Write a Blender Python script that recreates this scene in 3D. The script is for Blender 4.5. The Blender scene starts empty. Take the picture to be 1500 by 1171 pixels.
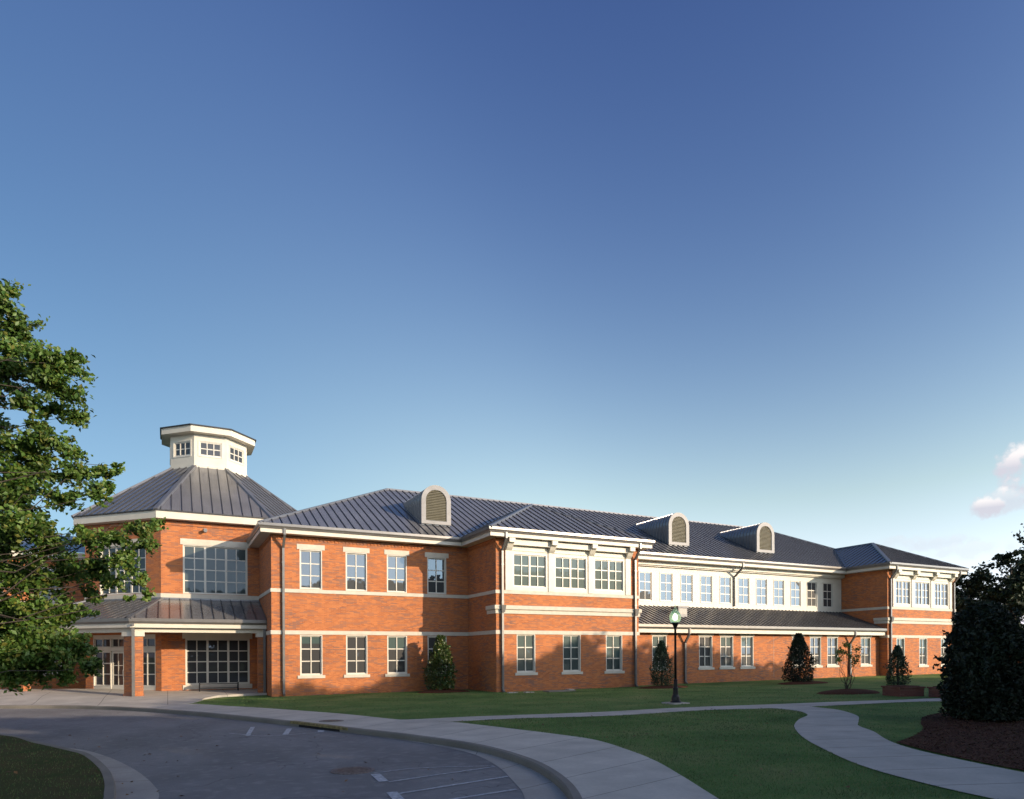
import bpy, bmesh, math, random
import numpy as np
from mathutils import Vector, Matrix
from mathutils.geometry import tessellate_polygon

S = bpy.context.scene
COL = S.collection
R = math.radians
random.seed(7)

# ------------------------------------------------------------------ camera, sky, sun, exposure
EYE = 2.2
cd = bpy.data.cameras.new('camera')
cam = bpy.data.objects.new('camera', cd)
COL.objects.link(cam)
cd.sensor_width = 36.0
cd.lens = 1006.7 / 1500 * 36.0
cd.shift_x = -(751.9 - 750) / 1500
cd.shift_y = (959.3 - 585.5) / 1500
cd.clip_start, cd.clip_end = 0.1, 9000
cam.matrix_world = (Matrix.Translation((0, 0, EYE)) @ Matrix.Rotation(R(-26.709), 4, 'Z')
                    @ Matrix.Rotation(R(90), 4, 'X') @ Matrix.Rotation(R(-0.287), 4, 'Z'))
S.camera = cam

SUN_AZ, SUN_EL = 35.5, 13.0            # azimuth from the facade's normal, towards +X
SUN_H = Vector((math.sin(R(SUN_AZ)), -math.cos(R(SUN_AZ)), 0))
sun_dir = Vector((SUN_H.x * math.cos(R(SUN_EL)), SUN_H.y * math.cos(R(SUN_EL)), math.sin(R(SUN_EL))))
ld = bpy.data.lights.new('sun', 'SUN')
ld.energy = 5.0
ld.angle = R(0.5)
ld.color = (1.0, 0.79, 0.56)
sun = bpy.data.objects.new('sun', ld)
sun.rotation_euler = sun_dir.to_track_quat('Z', 'Y').to_euler()
COL.objects.link(sun)

S.view_settings.view_transform = 'Standard'
S.view_settings.look = 'None'
S.view_settings.exposure = 0.3
S.view_settings.gamma = 1.0
S.cycles.max_bounces = 6
S.cycles.sample_clamp_indirect = 4

W = bpy.data.worlds.new('World')
S.world = W
W.use_nodes = True
wn, wl = W.node_tree.nodes, W.node_tree.links
wn.clear()
wo = wn.new('ShaderNodeOutputWorld')
bg = wn.new('ShaderNodeBackground')
sky = wn.new('ShaderNodeTexSky')
sky.sky_type = 'NISHITA'
sky.sun_disc = False
sky.sun_elevation = R(SUN_EL)
sky.sun_rotation = R(180 - SUN_AZ)
sky.air_density, sky.dust_density, sky.ozone_density = 1.0, 0.6, 2.5
SKY_K = 0.1
bg.inputs['Strength'].default_value = SKY_K


def wmath(op, a, b=None, c=None):
    n = wn.new('ShaderNodeMath'); n.operation = op
    for i, v in enumerate((a, b, c)):
        if v is None: continue
        if isinstance(v, (int, float)): n.inputs[i].default_value = v
        else: wl.new(v, n.inputs[i])
    return n.outputs[0]


# a few small evening clouds low in the sky, laid out by direction
tc = wn.new('ShaderNodeTexCoord')
nz = wn.new('ShaderNodeTexNoise'); nz.inputs['Scale'].default_value = 38; nz.inputs['Detail'].default_value = 7
nz.inputs['Roughness'].default_value = 0.55
wl.new(tc.outputs['Generated'], nz.inputs['Vector'])
sx = wn.new('ShaderNodeSeparateXYZ'); wl.new(tc.outputs['Generated'], sx.inputs[0])
azim = wmath('ARCTAN2', sx.outputs['X'], sx.outputs['Y'])
CLOUDS = [  # x, y, z direction, half width, half height, solidity
    (0.8745, 0.438, 0.212, 0.030, 0.030, 1.0), (0.882, 0.430, 0.190, 0.034, 0.022, 0.85),
    (0.8634, 0.475, 0.1705, 0.020, 0.016, 0.95), (0.8728, 0.4555, 0.176, 0.028, 0.016, 0.55),
    (0.8395, 0.527, 0.134, 0.055, 0.012, 0.34), (0.862, 0.4915, 0.122, 0.05, 0.012, 0.28),
    (0.8137, 0.5632, 0.140, 0.03, 0.008, 0.25)]
mask = None; shade = None
for (cx, cy, cz, hw, hh, so) in CLOUDS:
    a0_ = math.atan2(cx, cy)
    du = wmath('DIVIDE', wmath('SUBTRACT', azim, a0_), hw)
    dv = wmath('DIVIDE', wmath('SUBTRACT', sx.outputs['Z'], cz), hh)
    d2 = wmath('ADD', wmath('MULTIPLY', du, du), wmath('MULTIPLY', dv, dv))
    m = wmath('SUBTRACT', wmath('ADD', 0.75, wmath('MULTIPLY', wmath('SUBTRACT', nz.outputs['Fac'], 0.5), 3.4)), wmath('MULTIPLY', d2, 0.8))
    n = wn.new('ShaderNodeMapRange'); n.interpolation_type = 'SMOOTHSTEP'
    wl.new(m, n.inputs['Value']); n.inputs['From Min'].default_value = 0.0; n.inputs['From Max'].default_value = 0.75
    n.inputs['To Max'].default_value = so
    mask = n.outputs[0] if mask is None else wmath('MAXIMUM', mask, n.outputs[0])
    sh = wmath('MULTIPLY', dv, n.outputs[0])
    shade = sh if shade is None else wmath('MAXIMUM', shade, sh)
mixc = wn.new('ShaderNodeMix'); mixc.data_type = 'RGBA'
K = 1 / SKY_K
mixc.inputs[6].default_value = (0.40 * K, 0.42 * K, 0.53 * K, 1)
mixc.inputs[7].default_value = (0.84 * K, 0.80 * K, 0.80 * K, 1)
mr = wn.new('ShaderNodeMapRange'); wl.new(shade, mr.inputs['Value']); mr.inputs['From Min'].default_value = -0.3; mr.inputs['From Max'].default_value = 0.5
wl.new(mr.outputs[0], mixc.inputs[0])
mixs = wn.new('ShaderNodeMix'); mixs.data_type = 'RGBA'
EXPO = 0.3
sep = wn.new('ShaderNodeSeparateColor'); comb = wn.new('ShaderNodeCombineColor'); wl.new(sky.outputs[0], sep.inputs[0])
# the bright hazy quarter of the sky round the low sun
vd = wn.new('ShaderNodeVectorMath'); vd.operation = 'DOT_PRODUCT'; wl.new(tc.outputs['Generated'], vd.inputs[0]); vd.inputs[1].default_value = sun_dir
toward = wmath('MAXIMUM', vd.outputs['Value'], 0.0)
anti = wn.new('ShaderNodeMapRange'); anti.interpolation_type = 'SMOOTHSTEP'
wl.new(wmath('MULTIPLY', vd.outputs['Value'], -1.0), anti.inputs['Value'])
anti.inputs['From Min'].default_value = 0.30; anti.inputs['From Max'].default_value = 0.80
glow = wmath('ADD', 1.0, wmath('MULTIPLY', wmath('POWER', toward, 1.6), 1.9))
# deep-blue slide film response of the sky: a power curve with a soft shoulder per channel
for ch, (x0_, v0_, gm, lim) in enumerate(((0.51, 0.064, 2.48, 1.42), (0.96, 0.132, 2.32, 1.9), (1.74, 0.350, 1.62, 2.9))):
    v = wmath('MULTIPLY', wmath('POWER', wmath('MULTIPLY', sep.outputs[ch], 1 / x0_), gm), v0_)
    v = wmath('DIVIDE', v, wmath('ADD', 1.0, wmath('DIVIDE', wmath('MULTIPLY', v, 1 / lim), glow)))
    v = wmath('MULTIPLY', v, wmath('SUBTRACT', 1.0, wmath('MULTIPLY', anti.outputs[0], (0.63, 0.52, 0.36)[ch])))
    if ch == 2: v = wmath('MAXIMUM', v, wmath('MULTIPLY', prev, 1.10))   # no green or yellow belt near the horizon
    prev = v
    wl.new(wmath('MULTIPLY', v, 1 / SKY_K / 2 ** EXPO), comb.inputs[ch])
wl.new(mask, mixs.inputs[0]); wl.new(comb.outputs[0], mixs.inputs[6]); wl.new(mixc.outputs[2], mixs.inputs[7])
wl.new(mixs.outputs[2], bg.inputs['Color'])
wl.new(bg.outputs[0], wo.inputs[0])


# ------------------------------------------------------------------ materials
def newmat(name):
    m = bpy.data.materials.new(name); m.use_nodes = True
    nt = m.node_tree; nt.nodes.clear()
    out = nt.nodes.new('ShaderNodeOutputMaterial')
    return m, nt, out


class NT:
    def __init__(s, name):
        s.m, s.nt, s.out = newmat(name)
        s.p = s.add('ShaderNodeBsdfPrincipled')
        s.link(s.p.outputs[0], s.out.inputs[0])

    def add(s, t, **kw):
        n = s.nt.nodes.new(t)
        for k, v in kw.items():
            if hasattr(n, k): setattr(n, k, v)
        return n

    def link(s, a, b): s.nt.links.new(a, b)

    def set(s, node, **kw):
        for k, v in kw.items():
            k = k.replace('_', ' ')
            node.inputs[k].default_value = v

    def noise(s, scale, detail=4, coord='Object', rough=0.55, stretch=None):
        tc = s.add('ShaderNodeTexCoord'); n = s.add('ShaderNodeTexNoise')
        n.inputs['Scale'].default_value = scale; n.inputs['Detail'].default_value = detail
        n.inputs['Roughness'].default_value = rough
        if stretch:
            mp = s.add('ShaderNodeMapping'); mp.inputs['Scale'].default_value = stretch
            s.link(tc.outputs[coord], mp.inputs[0]); s.link(mp.outputs[0], n.inputs['Vector'])
        else:
            s.link(tc.outputs[coord], n.inputs['Vector'])
        return n.outputs['Fac']

    def ramp(s, fac, stops):
        r = s.add('ShaderNodeValToRGB')
        els = r.color_ramp.elements
        while len(els) < len(stops): els.new(0.5)
        for e, (p, c) in zip(els, stops):
            e.position = p; e.color = (*c, 1) if len(c) == 3 else c
        s.link(fac, r.inputs[0]); return r.outputs[0]

    def mix(s, fac, a, b, mode='MIX'):
        n = s.add('ShaderNodeMix'); n.data_type = 'RGBA'; n.blend_type = mode
        for v, i in ((fac, 0), (a, 6), (b, 7)):
            if isinstance(v, (int, float)): n.inputs[i].default_value = v
            elif isinstance(v, tuple): n.inputs[i].default_value = (*v, 1)
            else: s.link(v, n.inputs[i])
        return n.outputs[2]

    def bump(s, h, strength=0.3, dist=0.02):
        b = s.add('ShaderNodeBump'); b.inputs['Strength'].default_value = strength; b.inputs['Distance'].default_value = dist
        s.link(h, b.inputs['Height']); s.link(b.outputs[0], s.p.inputs['Normal'])

    def color(s, c):
        if isinstance(c, tuple): s.p.inputs['Base Color'].default_value = (*c, 1)
        else: s.link(c, s.p.inputs['Base Color'])


def plain(name, c, rough=0.6, metal=0.0, var=0.12, scale=3.0, spec=0.5):
    t = NT(name)
    f = t.noise(scale, 5)
    lo = tuple(v * (1 - var) for v in c); hi = tuple(min(1, v * (1 + var)) for v in c)
    t.color(t.ramp(f, [(0.3, lo), (0.7, hi)]))
    t.set(t.p, Roughness=rough, Metallic=metal); t.p.inputs['Specular IOR Level'].default_value = spec
    return t.m


def brick_mat():
    t = NT('orange_brick')
    uv = t.add('ShaderNodeUVMap')
    b = t.add('ShaderNodeTexBrick'); b.offset = 0.5
    t.link(uv.outputs[0], b.inputs['Vector'])
    t.set(b, Color1=(0.46, 0.152, 0.044, 1), Color2=(0.28, 0.075, 0.024, 1), Mortar=(0.40, 0.22, 0.12, 1))
    t.set(b, Scale=1.0, Mortar_Size=0.005, Mortar_Smooth=0.2, Bias=0.0, Brick_Width=0.203, Row_Height=0.0677)
    d = t.add('ShaderNodeTexBrick'); d.offset = 0.5
    t.link(uv.outputs[0], d.inputs['Vector'])
    t.set(d, Color1=(0, 0, 0, 1), Color2=(1, 1, 1, 1), Mortar=(0, 0, 0, 1))
    t.set(d, Scale=1.0, Mortar_Size=0.004, Mortar_Smooth=0.1, Bias=0.0, Brick_Width=0.406, Row_Height=0.0677)
    # flashed bricks come in loose drifts
    mp = t.add('ShaderNodeMapping'); mp.inputs['Scale'].default_value = (0.9, 3.2, 1)
    t.link(uv.outputs[0], mp.inputs[0])
    nz = t.add('ShaderNodeTexNoise'); nz.inputs['Scale'].default_value = 1.0; nz.inputs['Detail'].default_value = 5
    t.link(mp.outputs[0], nz.inputs['Vector'])
    ma = t.add('ShaderNodeMath'); ma.operation = 'MULTIPLY_ADD'
    t.link(nz.outputs['Fac'], ma.inputs[0]); ma.inputs[1].default_value = 0.9
    t.link(d.outputs['Color'], ma.inputs[2])
    dark = t.ramp(ma.outputs[0], [(0.0, (0, 0, 0)), (0.66, (0, 0, 0)), (0.675, (1, 1, 1))])
    ma.inputs[1].default_value = 0.42
    ma2 = t.add('ShaderNodeMath'); ma2.operation = 'MULTIPLY'; t.link(ma.outputs[0], ma2.inputs[0]); ma2.inputs[1].default_value = 0.55
    dark = t.ramp(ma2.outputs[0], [(0.0, (0, 0, 0)), (0.50, (0, 0, 0)), (0.54, (0.85, 0.85, 0.85))])
    c = t.mix(dark, b.outputs['Color'], (0.17, 0.085, 0.065))
    big = t.noise(0.6, 5)
    c = t.mix(t.ramp(big, [(0.35, (0.0,) * 3), (0.75, (0.5,) * 3)]), c, (0.50, 0.17, 0.05))
    t.color(c); t.set(t.p, Roughness=0.85)
    t.bump(b.outputs['Fac'], -0.25, 0.006)
    return t.m


def roof_mat(name, c):
    t = NT(name)
    f = t.noise(0.7, 6, stretch=(1, 1, 1)); g = t.noise(9, 4, stretch=(3, 0.3, 1))
    base = t.ramp(f, [(0.3, tuple(v * 0.85 for v in c)), (0.7, tuple(v * 1.15 for v in c))])
    t.color(t.mix(0.2, base, t.ramp(g, [(0.3, (0.12,) * 3), (0.8, (0.32,) * 3)])))
    t.set(t.p, Roughness=0.26, Metallic=0.5)
    t.bump(t.noise(1.3, 2), 0.08, 0.03)
    return t.m


def glass_mat(name, base, refl_ior=2.1):
    t = NT(name)
    t.color(base); t.set(t.p, Roughness=0.6)
    gl = t.add('ShaderNodeBsdfGlossy'); gl.inputs['Roughness'].default_value = 0.01
    gl.inputs['Color'].default_value = (0.74, 0.85, 1.0, 1)
    fr = t.add('ShaderNodeFresnel'); fr.inputs['IOR'].default_value = refl_ior
    bp = t.add('ShaderNodeBump'); bp.inputs['Strength'].default_value = 0.02; bp.inputs['Distance'].default_value = 0.05
    t.link(t.noise(1.1, 1), bp.inputs['Height']); t.link(bp.outputs[0], gl.inputs['Normal'])
    mx = t.add('ShaderNodeMixShader')
    t.link(fr.outputs[0], mx.inputs[0]); t.link(t.p.outputs[0], mx.inputs[1]); t.link(gl.outputs[0], mx.inputs[2])
    t.link(mx.outputs[0], t.out.inputs[0])
    return t.m


def leaf_mat(name, cols, trans=0.25, rough=0.5):
    t = NT(name)
    g = t.add('ShaderNodeNewGeometry')
    stops = [(i / (len(cols) - 1), c) for i, c in enumerate(cols)]
    c = t.ramp(g.outputs['Random Per Island'], stops)
    c = t.mix(t.ramp(t.noise(0.9, 4), [(0.32, (0.5,) * 3), (0.68, (1.2,) * 3)]), (0, 0, 0), c)
    t.color(c); t.set(t.p, Roughness=rough)
    tr = t.add('ShaderNodeBsdfTranslucent'); t.link(c, tr.inputs['Color'])
    mx = t.add('ShaderNodeMixShader'); mx.inputs[0].default_value = trans
    t.link(t.p.outputs[0], mx.inputs[1]); t.link(tr.outputs[0], mx.inputs[2]); t.link(mx.outputs[0], t.out.inputs[0])
    return t.m


def grass_mat():
    t = NT('mown_grass')
    a = t.noise(0.35, 6); b = t.noise(6, 6); c = t.noise(55, 4)
    g = t.ramp(a, [(0.33, (0.055, 0.140, 0.032)), (0.5, (0.140, 0.255, 0.066)), (0.66, (0.26, 0.30, 0.105))])
    g = t.mix(t.ramp(b, [(0.3, (0.0,) * 3), (0.75, (0.55,) * 3)]), g, (0.125, 0.19, 0.055))
    g = t.mix(t.ramp(c, [(0.35, (0.55,) * 3), (0.65, (0.0,) * 3)]), g, (0.026, 0.052, 0.013))
    st = t.noise(1.2, 4, stretch=(1.0, 7.0, 1))
    g = t.mix(t.ramp(st, [(0.56, (0.0,) * 3), (0.75, (0.35,) * 3)]), g, (0.24, 0.20, 0.09))
    t.color(g); t.set(t.p, Roughness=0.9); t.p.inputs['Specular IOR Level'].default_value = 0.15
    t.bump(c, 0.9, 0.03)
    return t.m


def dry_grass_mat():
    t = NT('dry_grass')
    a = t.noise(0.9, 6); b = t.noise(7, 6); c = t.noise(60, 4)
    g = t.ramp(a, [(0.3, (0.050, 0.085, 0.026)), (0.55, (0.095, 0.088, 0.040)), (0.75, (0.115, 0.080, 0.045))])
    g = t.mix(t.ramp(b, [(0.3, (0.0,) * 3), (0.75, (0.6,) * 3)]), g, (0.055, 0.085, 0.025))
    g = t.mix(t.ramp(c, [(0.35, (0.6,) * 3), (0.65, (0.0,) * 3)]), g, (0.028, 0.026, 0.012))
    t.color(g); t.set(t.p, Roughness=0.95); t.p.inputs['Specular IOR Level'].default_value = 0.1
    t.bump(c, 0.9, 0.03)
    return t.m


def asphalt_mat():
    t = NT('asphalt')
    a = t.noise(140, 3); b = t.noise(0.5, 6, stretch=(1, 0.6, 1)); c = t.noise(3.5, 5)
    g = t.ramp(a, [(0.3, (0.13, 0.128, 0.126)), (0.55, (0.205, 0.202, 0.198)), (0.75, (0.30, 0.295, 0.285))])
    g = t.mix(t.ramp(b, [(0.38, (0.0,) * 3), (0.62, (0.75,) * 3)]), g, (0.125, 0.123, 0.122))
    g = t.mix(t.ramp(c, [(0.52, (0.0,) * 3), (0.7, (0.55,) * 3)]), g, (0.27, 0.263, 0.25))
    v = t.add('ShaderNodeTexVoronoi', feature='DISTANCE_TO_EDGE'); v.inputs['Scale'].default_value = 0.22
    tc = t.add('ShaderNodeTexCoord'); mp = t.add('ShaderNodeMapping'); mp.inputs['Rotation'].default_value = (0, 0, 0.4)
    dist = t.add('ShaderNodeTexNoise'); dist.inputs['Scale'].default_value = 1.2
    t.link(tc.outputs['Object'], dist.inputs['Vector'])
    ad = t.add('ShaderNodeMixRGB'); ad.blend_type = 'ADD'; ad.inputs[0].default_value = 0.8
    t.link(tc.outputs['Object'], ad.inputs[1]); t.link(dist.outputs['Color'], ad.inputs[2]); t.link(ad.outputs[0], v.inputs['Vector'])
    g = t.mix(t.ramp(v.outputs['Distance'], [(0.0, (0.6,) * 3), (0.004, (0.0,) * 3)]), g, (0.025, 0.025, 0.026))
    t.color(g); t.set(t.p, Roughness=0.9)
    t.bump(a, 0.6, 0.008)
    return t.m


def concrete_mat(name, c, joint=None):
    t = NT(name)
    a = t.noise(0.8, 6); b = t.noise(14, 5); d = t.noise(160, 2)
    g = t.ramp(a, [(0.3, tuple(v * 0.74 for v in c)), (0.7, tuple(v * 1.1 for v in c))])
    g = t.mix(t.ramp(b, [(0.4, (0.0,) * 3), (0.8, (0.4,) * 3)]), g, tuple(v * 0.66 for v in c))
    g = t.mix(t.ramp(d, [(0.3, (0.25,) * 3), (0.6, (0.0,) * 3)]), g, tuple(v * 0.55 for v in c))
    if joint:
        uv = t.add('ShaderNodeUVMap'); sp = t.add('ShaderNodeSeparateXYZ'); t.link(uv.outputs[0], sp.inputs[0])
        def line(axis, per, w):
            m = t.add('ShaderNodeMath'); m.operation = 'PINGPONG'; m.inputs[1].default_value = per / 2
            t.link(sp.outputs[axis], m.inputs[0])
            l = t.add('ShaderNodeMath'); l.operation = 'LESS_THAN'; l.inputs[1].default_value = w
            t.link(m.outputs[0], l.inputs[0]); return l.outputs[0]
        l = line('X', joint, 0.014)
        g = t.mix(l, g, tuple(v * 0.28 for v in c))
    t.color(g); t.set(t.p, Roughness=0.85)
    t.bump(d, 0.25, 0.004)
    return t.m


M = {}
M['brick'] = brick_mat()
M['white'] = plain('cream_paint', (0.56, 0.52, 0.435), 0.5, var=0.07, scale=1.5)
M['stone'] = plain('cast_stone', (0.52, 0.48, 0.40), 0.75, var=0.08, scale=4)
M['frame'] = plain('window_paint', (0.56, 0.53, 0.46), 0.4, var=0.04)
M['roof'] = roof_mat('grey_standing_seam', (0.235, 0.232, 0.236))
M['seam'] = plain('dark_seam_metal', (0.03, 0.031, 0.034), 0.5, 0.2)
M['cap'] = plain('ridge_flashing', (0.17, 0.175, 0.19), 0.35, 0.5)
M['gutter'] = plain('bronze_grey_metal', (0.17, 0.16, 0.15), 0.32, 0.4, var=0.08)
M['pipe'] = plain('downpipe_metal', (0.15, 0.147, 0.142), 0.38, 0.3)
M['silver'] = plain('pale_trim_metal', (0.20, 0.195, 0.195), 0.5, 0.0, var=0.14)
M['louver'] = plain('olive_louver_metal', (0.115, 0.105, 0.07), 0.5, 0.1)
M['glass'] = glass_mat('dark_window_glass', (0.006, 0.007, 0.009), 1.5)
M['glass_up'] = glass_mat('sky_window_glass', (0.010, 0.016, 0.02), 1.85)
M['glass_tower'] = glass_mat('tower_window_glass', (0.014, 0.032, 0.034), 1.36)
M['glass_teal'] = glass_mat('teal_blind_glass', (0.014, 0.046, 0.042), 1.3)
M['glass_low'] = glass_mat('dark_teal_glass', (0.010, 0.026, 0.026), 1.45)
M['grass'] = grass_mat()
M['drygrass'] = dry_grass_mat()
M['asphalt'] = asphalt_mat()
M['walk'] = concrete_mat('sidewalk_concrete', (0.55, 0.505, 0.42), 1.9)
M['path'] = concrete_mat('path_concrete', (0.48, 0.445, 0.375), 1.5)
M['kerb'] = concrete_mat('kerb_concrete', (0.22, 0.20, 0.165))
M['plaza'] = concrete_mat('plaza_concrete', (0.46, 0.43, 0.38), 3.0)
M['gutterc'] = concrete_mat('apron_concrete', (0.40, 0.37, 0.32), 2.2)
M['paint'] = plain('worn_road_paint', (0.40, 0.41, 0.42), 0.85, var=0.5, scale=14)
M['yellow'] = plain('worn_yellow_paint', (0.21, 0.165, 0.06), 0.8, var=0.5, scale=9)
M['black'] = plain('black_iron', (0.010, 0.010, 0.011), 0.35, 0.3)
M['void'] = plain('dark_opening', (0.006, 0.006, 0.006), 0.9)
M['rust'] = plain('rusty_iron', (0.15, 0.12, 0.105), 0.7, 0.3, var=0.4, scale=12)
M['mulch'] = plain('pine_bark_mulch', (0.075, 0.032, 0.018), 0.95, var=0.6, scale=26, spec=0.1)
M['bark'] = plain('tree_bark', (0.045, 0.036, 0.028), 0.9, var=0.4, scale=10)
M['wood'] = plain('bench_slats', (0.06, 0.045, 0.035), 0.6)
M['globe'] = plain('green_lamp_glass', (0.62, 0.85, 0.62), 0.12, 0.0, var=0.05)
gp = M['globe'].node_tree.nodes['Principled BSDF']
gp.inputs['Transmission Weight'].default_value = 0.75; gp.inputs['Roughness'].default_value = 0.3; gp.inputs['IOR'].default_value = 1.15; gp.inputs['Subsurface Weight'].default_value = 0.0
gp.inputs['Coat Weight'].default_value = 0.6
M['leaf'] = leaf_mat('broad_leaves', [(0.050, 0.120, 0.018), (0.092, 0.190, 0.030), (0.160, 0.255, 0.052), (0.12, 0.21, 0.038), (0.24, 0.24, 0.05)], 0.38)
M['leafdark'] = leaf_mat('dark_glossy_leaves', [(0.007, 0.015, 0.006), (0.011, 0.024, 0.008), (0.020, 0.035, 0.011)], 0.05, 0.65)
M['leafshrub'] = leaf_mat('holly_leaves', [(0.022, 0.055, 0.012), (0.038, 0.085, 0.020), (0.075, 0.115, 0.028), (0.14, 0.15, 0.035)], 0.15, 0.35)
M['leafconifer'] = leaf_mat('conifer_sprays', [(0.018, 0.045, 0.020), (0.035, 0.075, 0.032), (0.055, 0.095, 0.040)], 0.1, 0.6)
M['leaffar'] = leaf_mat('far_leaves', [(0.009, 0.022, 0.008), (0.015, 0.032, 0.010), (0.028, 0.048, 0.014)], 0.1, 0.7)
M['blade'] = leaf_mat('grass_blades', [(0.055, 0.135, 0.028), (0.095, 0.205, 0.045), (0.15, 0.235, 0.06), (0.24, 0.22, 0.10)], 0.2, 0.7)


# ------------------------------------------------------------------ mesh building
def link(o, parent=None):
    COL.objects.link(o)
    if parent is not None: o.parent = parent
    return o


def tag(o, label=None, cat=None, group=None, kind=None):
    if label: o['label'] = label
    if cat: o['category'] = cat
    if group: o['group'] = group
    if kind: o['kind'] = kind
    return o


def thing(name, label, cat, loc=(0, 0, 0), group=None):
    o = bpy.data.objects.new(name, None); o.location = loc
    o.empty_display_size = 0.2
    link(o); return tag(o, label, cat, group)


class MB:
    def __init__(s): s.v, s.f, s.uvs = [], [], {}

    def face(s, pts, uv=None):
        i = len(s.v); s.v += [tuple(p) for p in pts]
        if uv: s.uvs[len(s.f)] = uv
        s.f.append(tuple(range(i, i + len(pts)))); return s

    def hexa(s, b, t):           # bottom ring CCW, top ring
        n = len(b); i = len(s.v)
        s.v += [tuple(p) for p in b] + [tuple(p) for p in t]
        s.f.append(tuple(i + k for k in reversed(range(n))))
        s.f.append(tuple(i + n + k for k in range(n)))
        for k in range(n):
            k2 = (k + 1) % n
            s.f.append((i + k, i + k2, i + n + k2, i + n + k))
        return s

    def box(s, x0, x1, y0, y1, z0, z1):
        return s.hexa([(x0, y0, z0), (x1, y0, z0), (x1, y1, z0), (x0, y1, z0)],
                      [(x0, y0, z1), (x1, y0, z1), (x1, y1, z1), (x0, y1, z1)])

    def obox(s, p0, d, u0, u1, n0, n1, z0, z1):   # oriented: along d, outward normal on the right
        def P(u, n, z): return (p0[0] + d[0] * u + d[1] * n, p0[1] + d[1] * u - d[0] * n, z)
        return s.hexa([P(u0, n1, z0), P(u1, n1, z0), P(u1, n0, z0), P(u0, n0, z0)],
                      [P(u0, n1, z1), P(u1, n1, z1), P(u1, n0, z1), P(u0, n0, z1)])

    def prism(s, poly, z0, z1):
        return s.hexa([(x, y, z0) for x, y in poly], [(x, y, z1) for x, y in poly])

    def sweep(s, path, prof, closed=False):   # prof: list of (n outward, z), path CCW so outward is right
        n = len(path); rings = []
        for i, p in enumerate(path):
            a = path[i - 1] if (i > 0 or closed) else None
            b = path[(i + 1) % n] if (i < n - 1 or closed) else None
            def nor(q, r):
                dx, dy = r[0] - q[0], r[1] - q[1]; l = math.hypot(dx, dy); return (dy / l, -dx / l)
            if a is None: m = nor(p, b)
            elif b is None: m = nor(a, p)
            else:
                n1, n2 = nor(a, p), nor(p, b)
                k = 1 + n1[0] * n2[0] + n1[1] * n2[1]
                m = ((n1[0] + n2[0]) / k, (n1[1] + n2[1]) / k)
            rings.append([(p[0] + m[0] * q, p[1] + m[1] * q, z) for q, z in prof])
        k = len(prof); base = len(s.v)
        for r in rings: s.v += r
        cnt = n if closed else n - 1
        for i in range(cnt):
            i2 = (i + 1) % n
            for j in range(k):
                j2 = (j + 1) % k
                s.f.append((base + i * k + j, base + i * k + j2, base + i2 * k + j2, base + i2 * k + j))
        if not closed:
            s.f.append(tuple(base + j for j in range(k)))
            s.f.append(tuple(base + (n - 1) * k + j for j in reversed(range(k))))
        return s

    def tube(s, pts, rad, sides=8, cap=True):
        rads = rad if isinstance(rad, (list, tuple)) else [rad] * len(pts)
        base = len(s.v); pts = [Vector(p) for p in pts]
        prev = None
        for i, p in enumerate(pts):
            t = (pts[min(i + 1, len(pts) - 1)] - pts[max(i - 1, 0)]).normalized()
            if prev is None:
                a = t.orthogonal().normalized()
            else:
                a = (prev - t * prev.dot(t)).normalized()
            prev = a; b = t.cross(a)
            for k in range(sides):
                an = 2 * math.pi * k / sides
                s.v.append(tuple(p + (a * math.cos(an) + b * math.sin(an)) * rads[i]))
        for i in range(len(pts) - 1):
            for k in range(sides):
                k2 = (k + 1) % sides
                s.f.append((base + i * sides + k, base + i * sides + k2, base + (i + 1) * sides + k2, base + (i + 1) * sides + k))
        if cap:
            s.f.append(tuple(base + k for k in reversed(range(sides))))
            s.f.append(tuple(base + (len(pts) - 1) * sides + k for k in range(sides)))
        return s

    def lathe(s, prof, c=(0, 0, 0), sides=20):
        base = len(s.v)
        for r, z in prof:
            for k in range(sides):
                a = 2 * math.pi * k / sides
                s.v.append((c[0] + r * math.cos(a), c[1] + r * math.sin(a), c[2] + z))
        for i in range(len(prof) - 1):
            for k in range(sides):
                k2 = (k + 1) % sides
                s.f.append((base + i * sides + k, base + i * sides + k2, base + (i + 1) * sides + k2, base + (i + 1) * sides + k))
        s.f.append(tuple(base + k for k in reversed(range(sides))))
        s.f.append(tuple(base + (len(prof) - 1) * sides + k for k in range(sides)))
        return s

    def build(s, name, mat, parent=None, smooth=False, recalc=True):
        me = bpy.data.meshes.new(name)
        me.from_pydata(s.v, [], s.f)
        if recalc:
            bm = bmesh.new(); bm.from_mesh(me); bmesh.ops.recalc_face_normals(bm, faces=bm.faces); bm.to_mesh(me); bm.free()
        uvl = me.uv_layers.new(name='UVMap')
        for p in me.polygons:
            given = s.uvs.get(p.index)
            if given and len(given) == p.loop_total and not recalc:
                for li, uv in zip(p.loop_indices, given): uvl.data[li].uv = uv
                continue
            nr = p.normal
            if abs(nr.z) > 0.75: tx, ty = None, None
            else:
                l = math.hypot(nr.x, nr.y); tx, ty = -nr.y / l, nr.x / l
            for li in p.loop_indices:
                v = me.vertices[me.loops[li].vertex_index].co
                uvl.data[li].uv = (v.x, v.y) if tx is None else (v.x * tx + v.y * ty, v.z)
        if smooth:
            for p in me.polygons: p.use_smooth = True
        me.materials.append(mat)
        return link(bpy.data.objects.new(name, me), parent)


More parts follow.
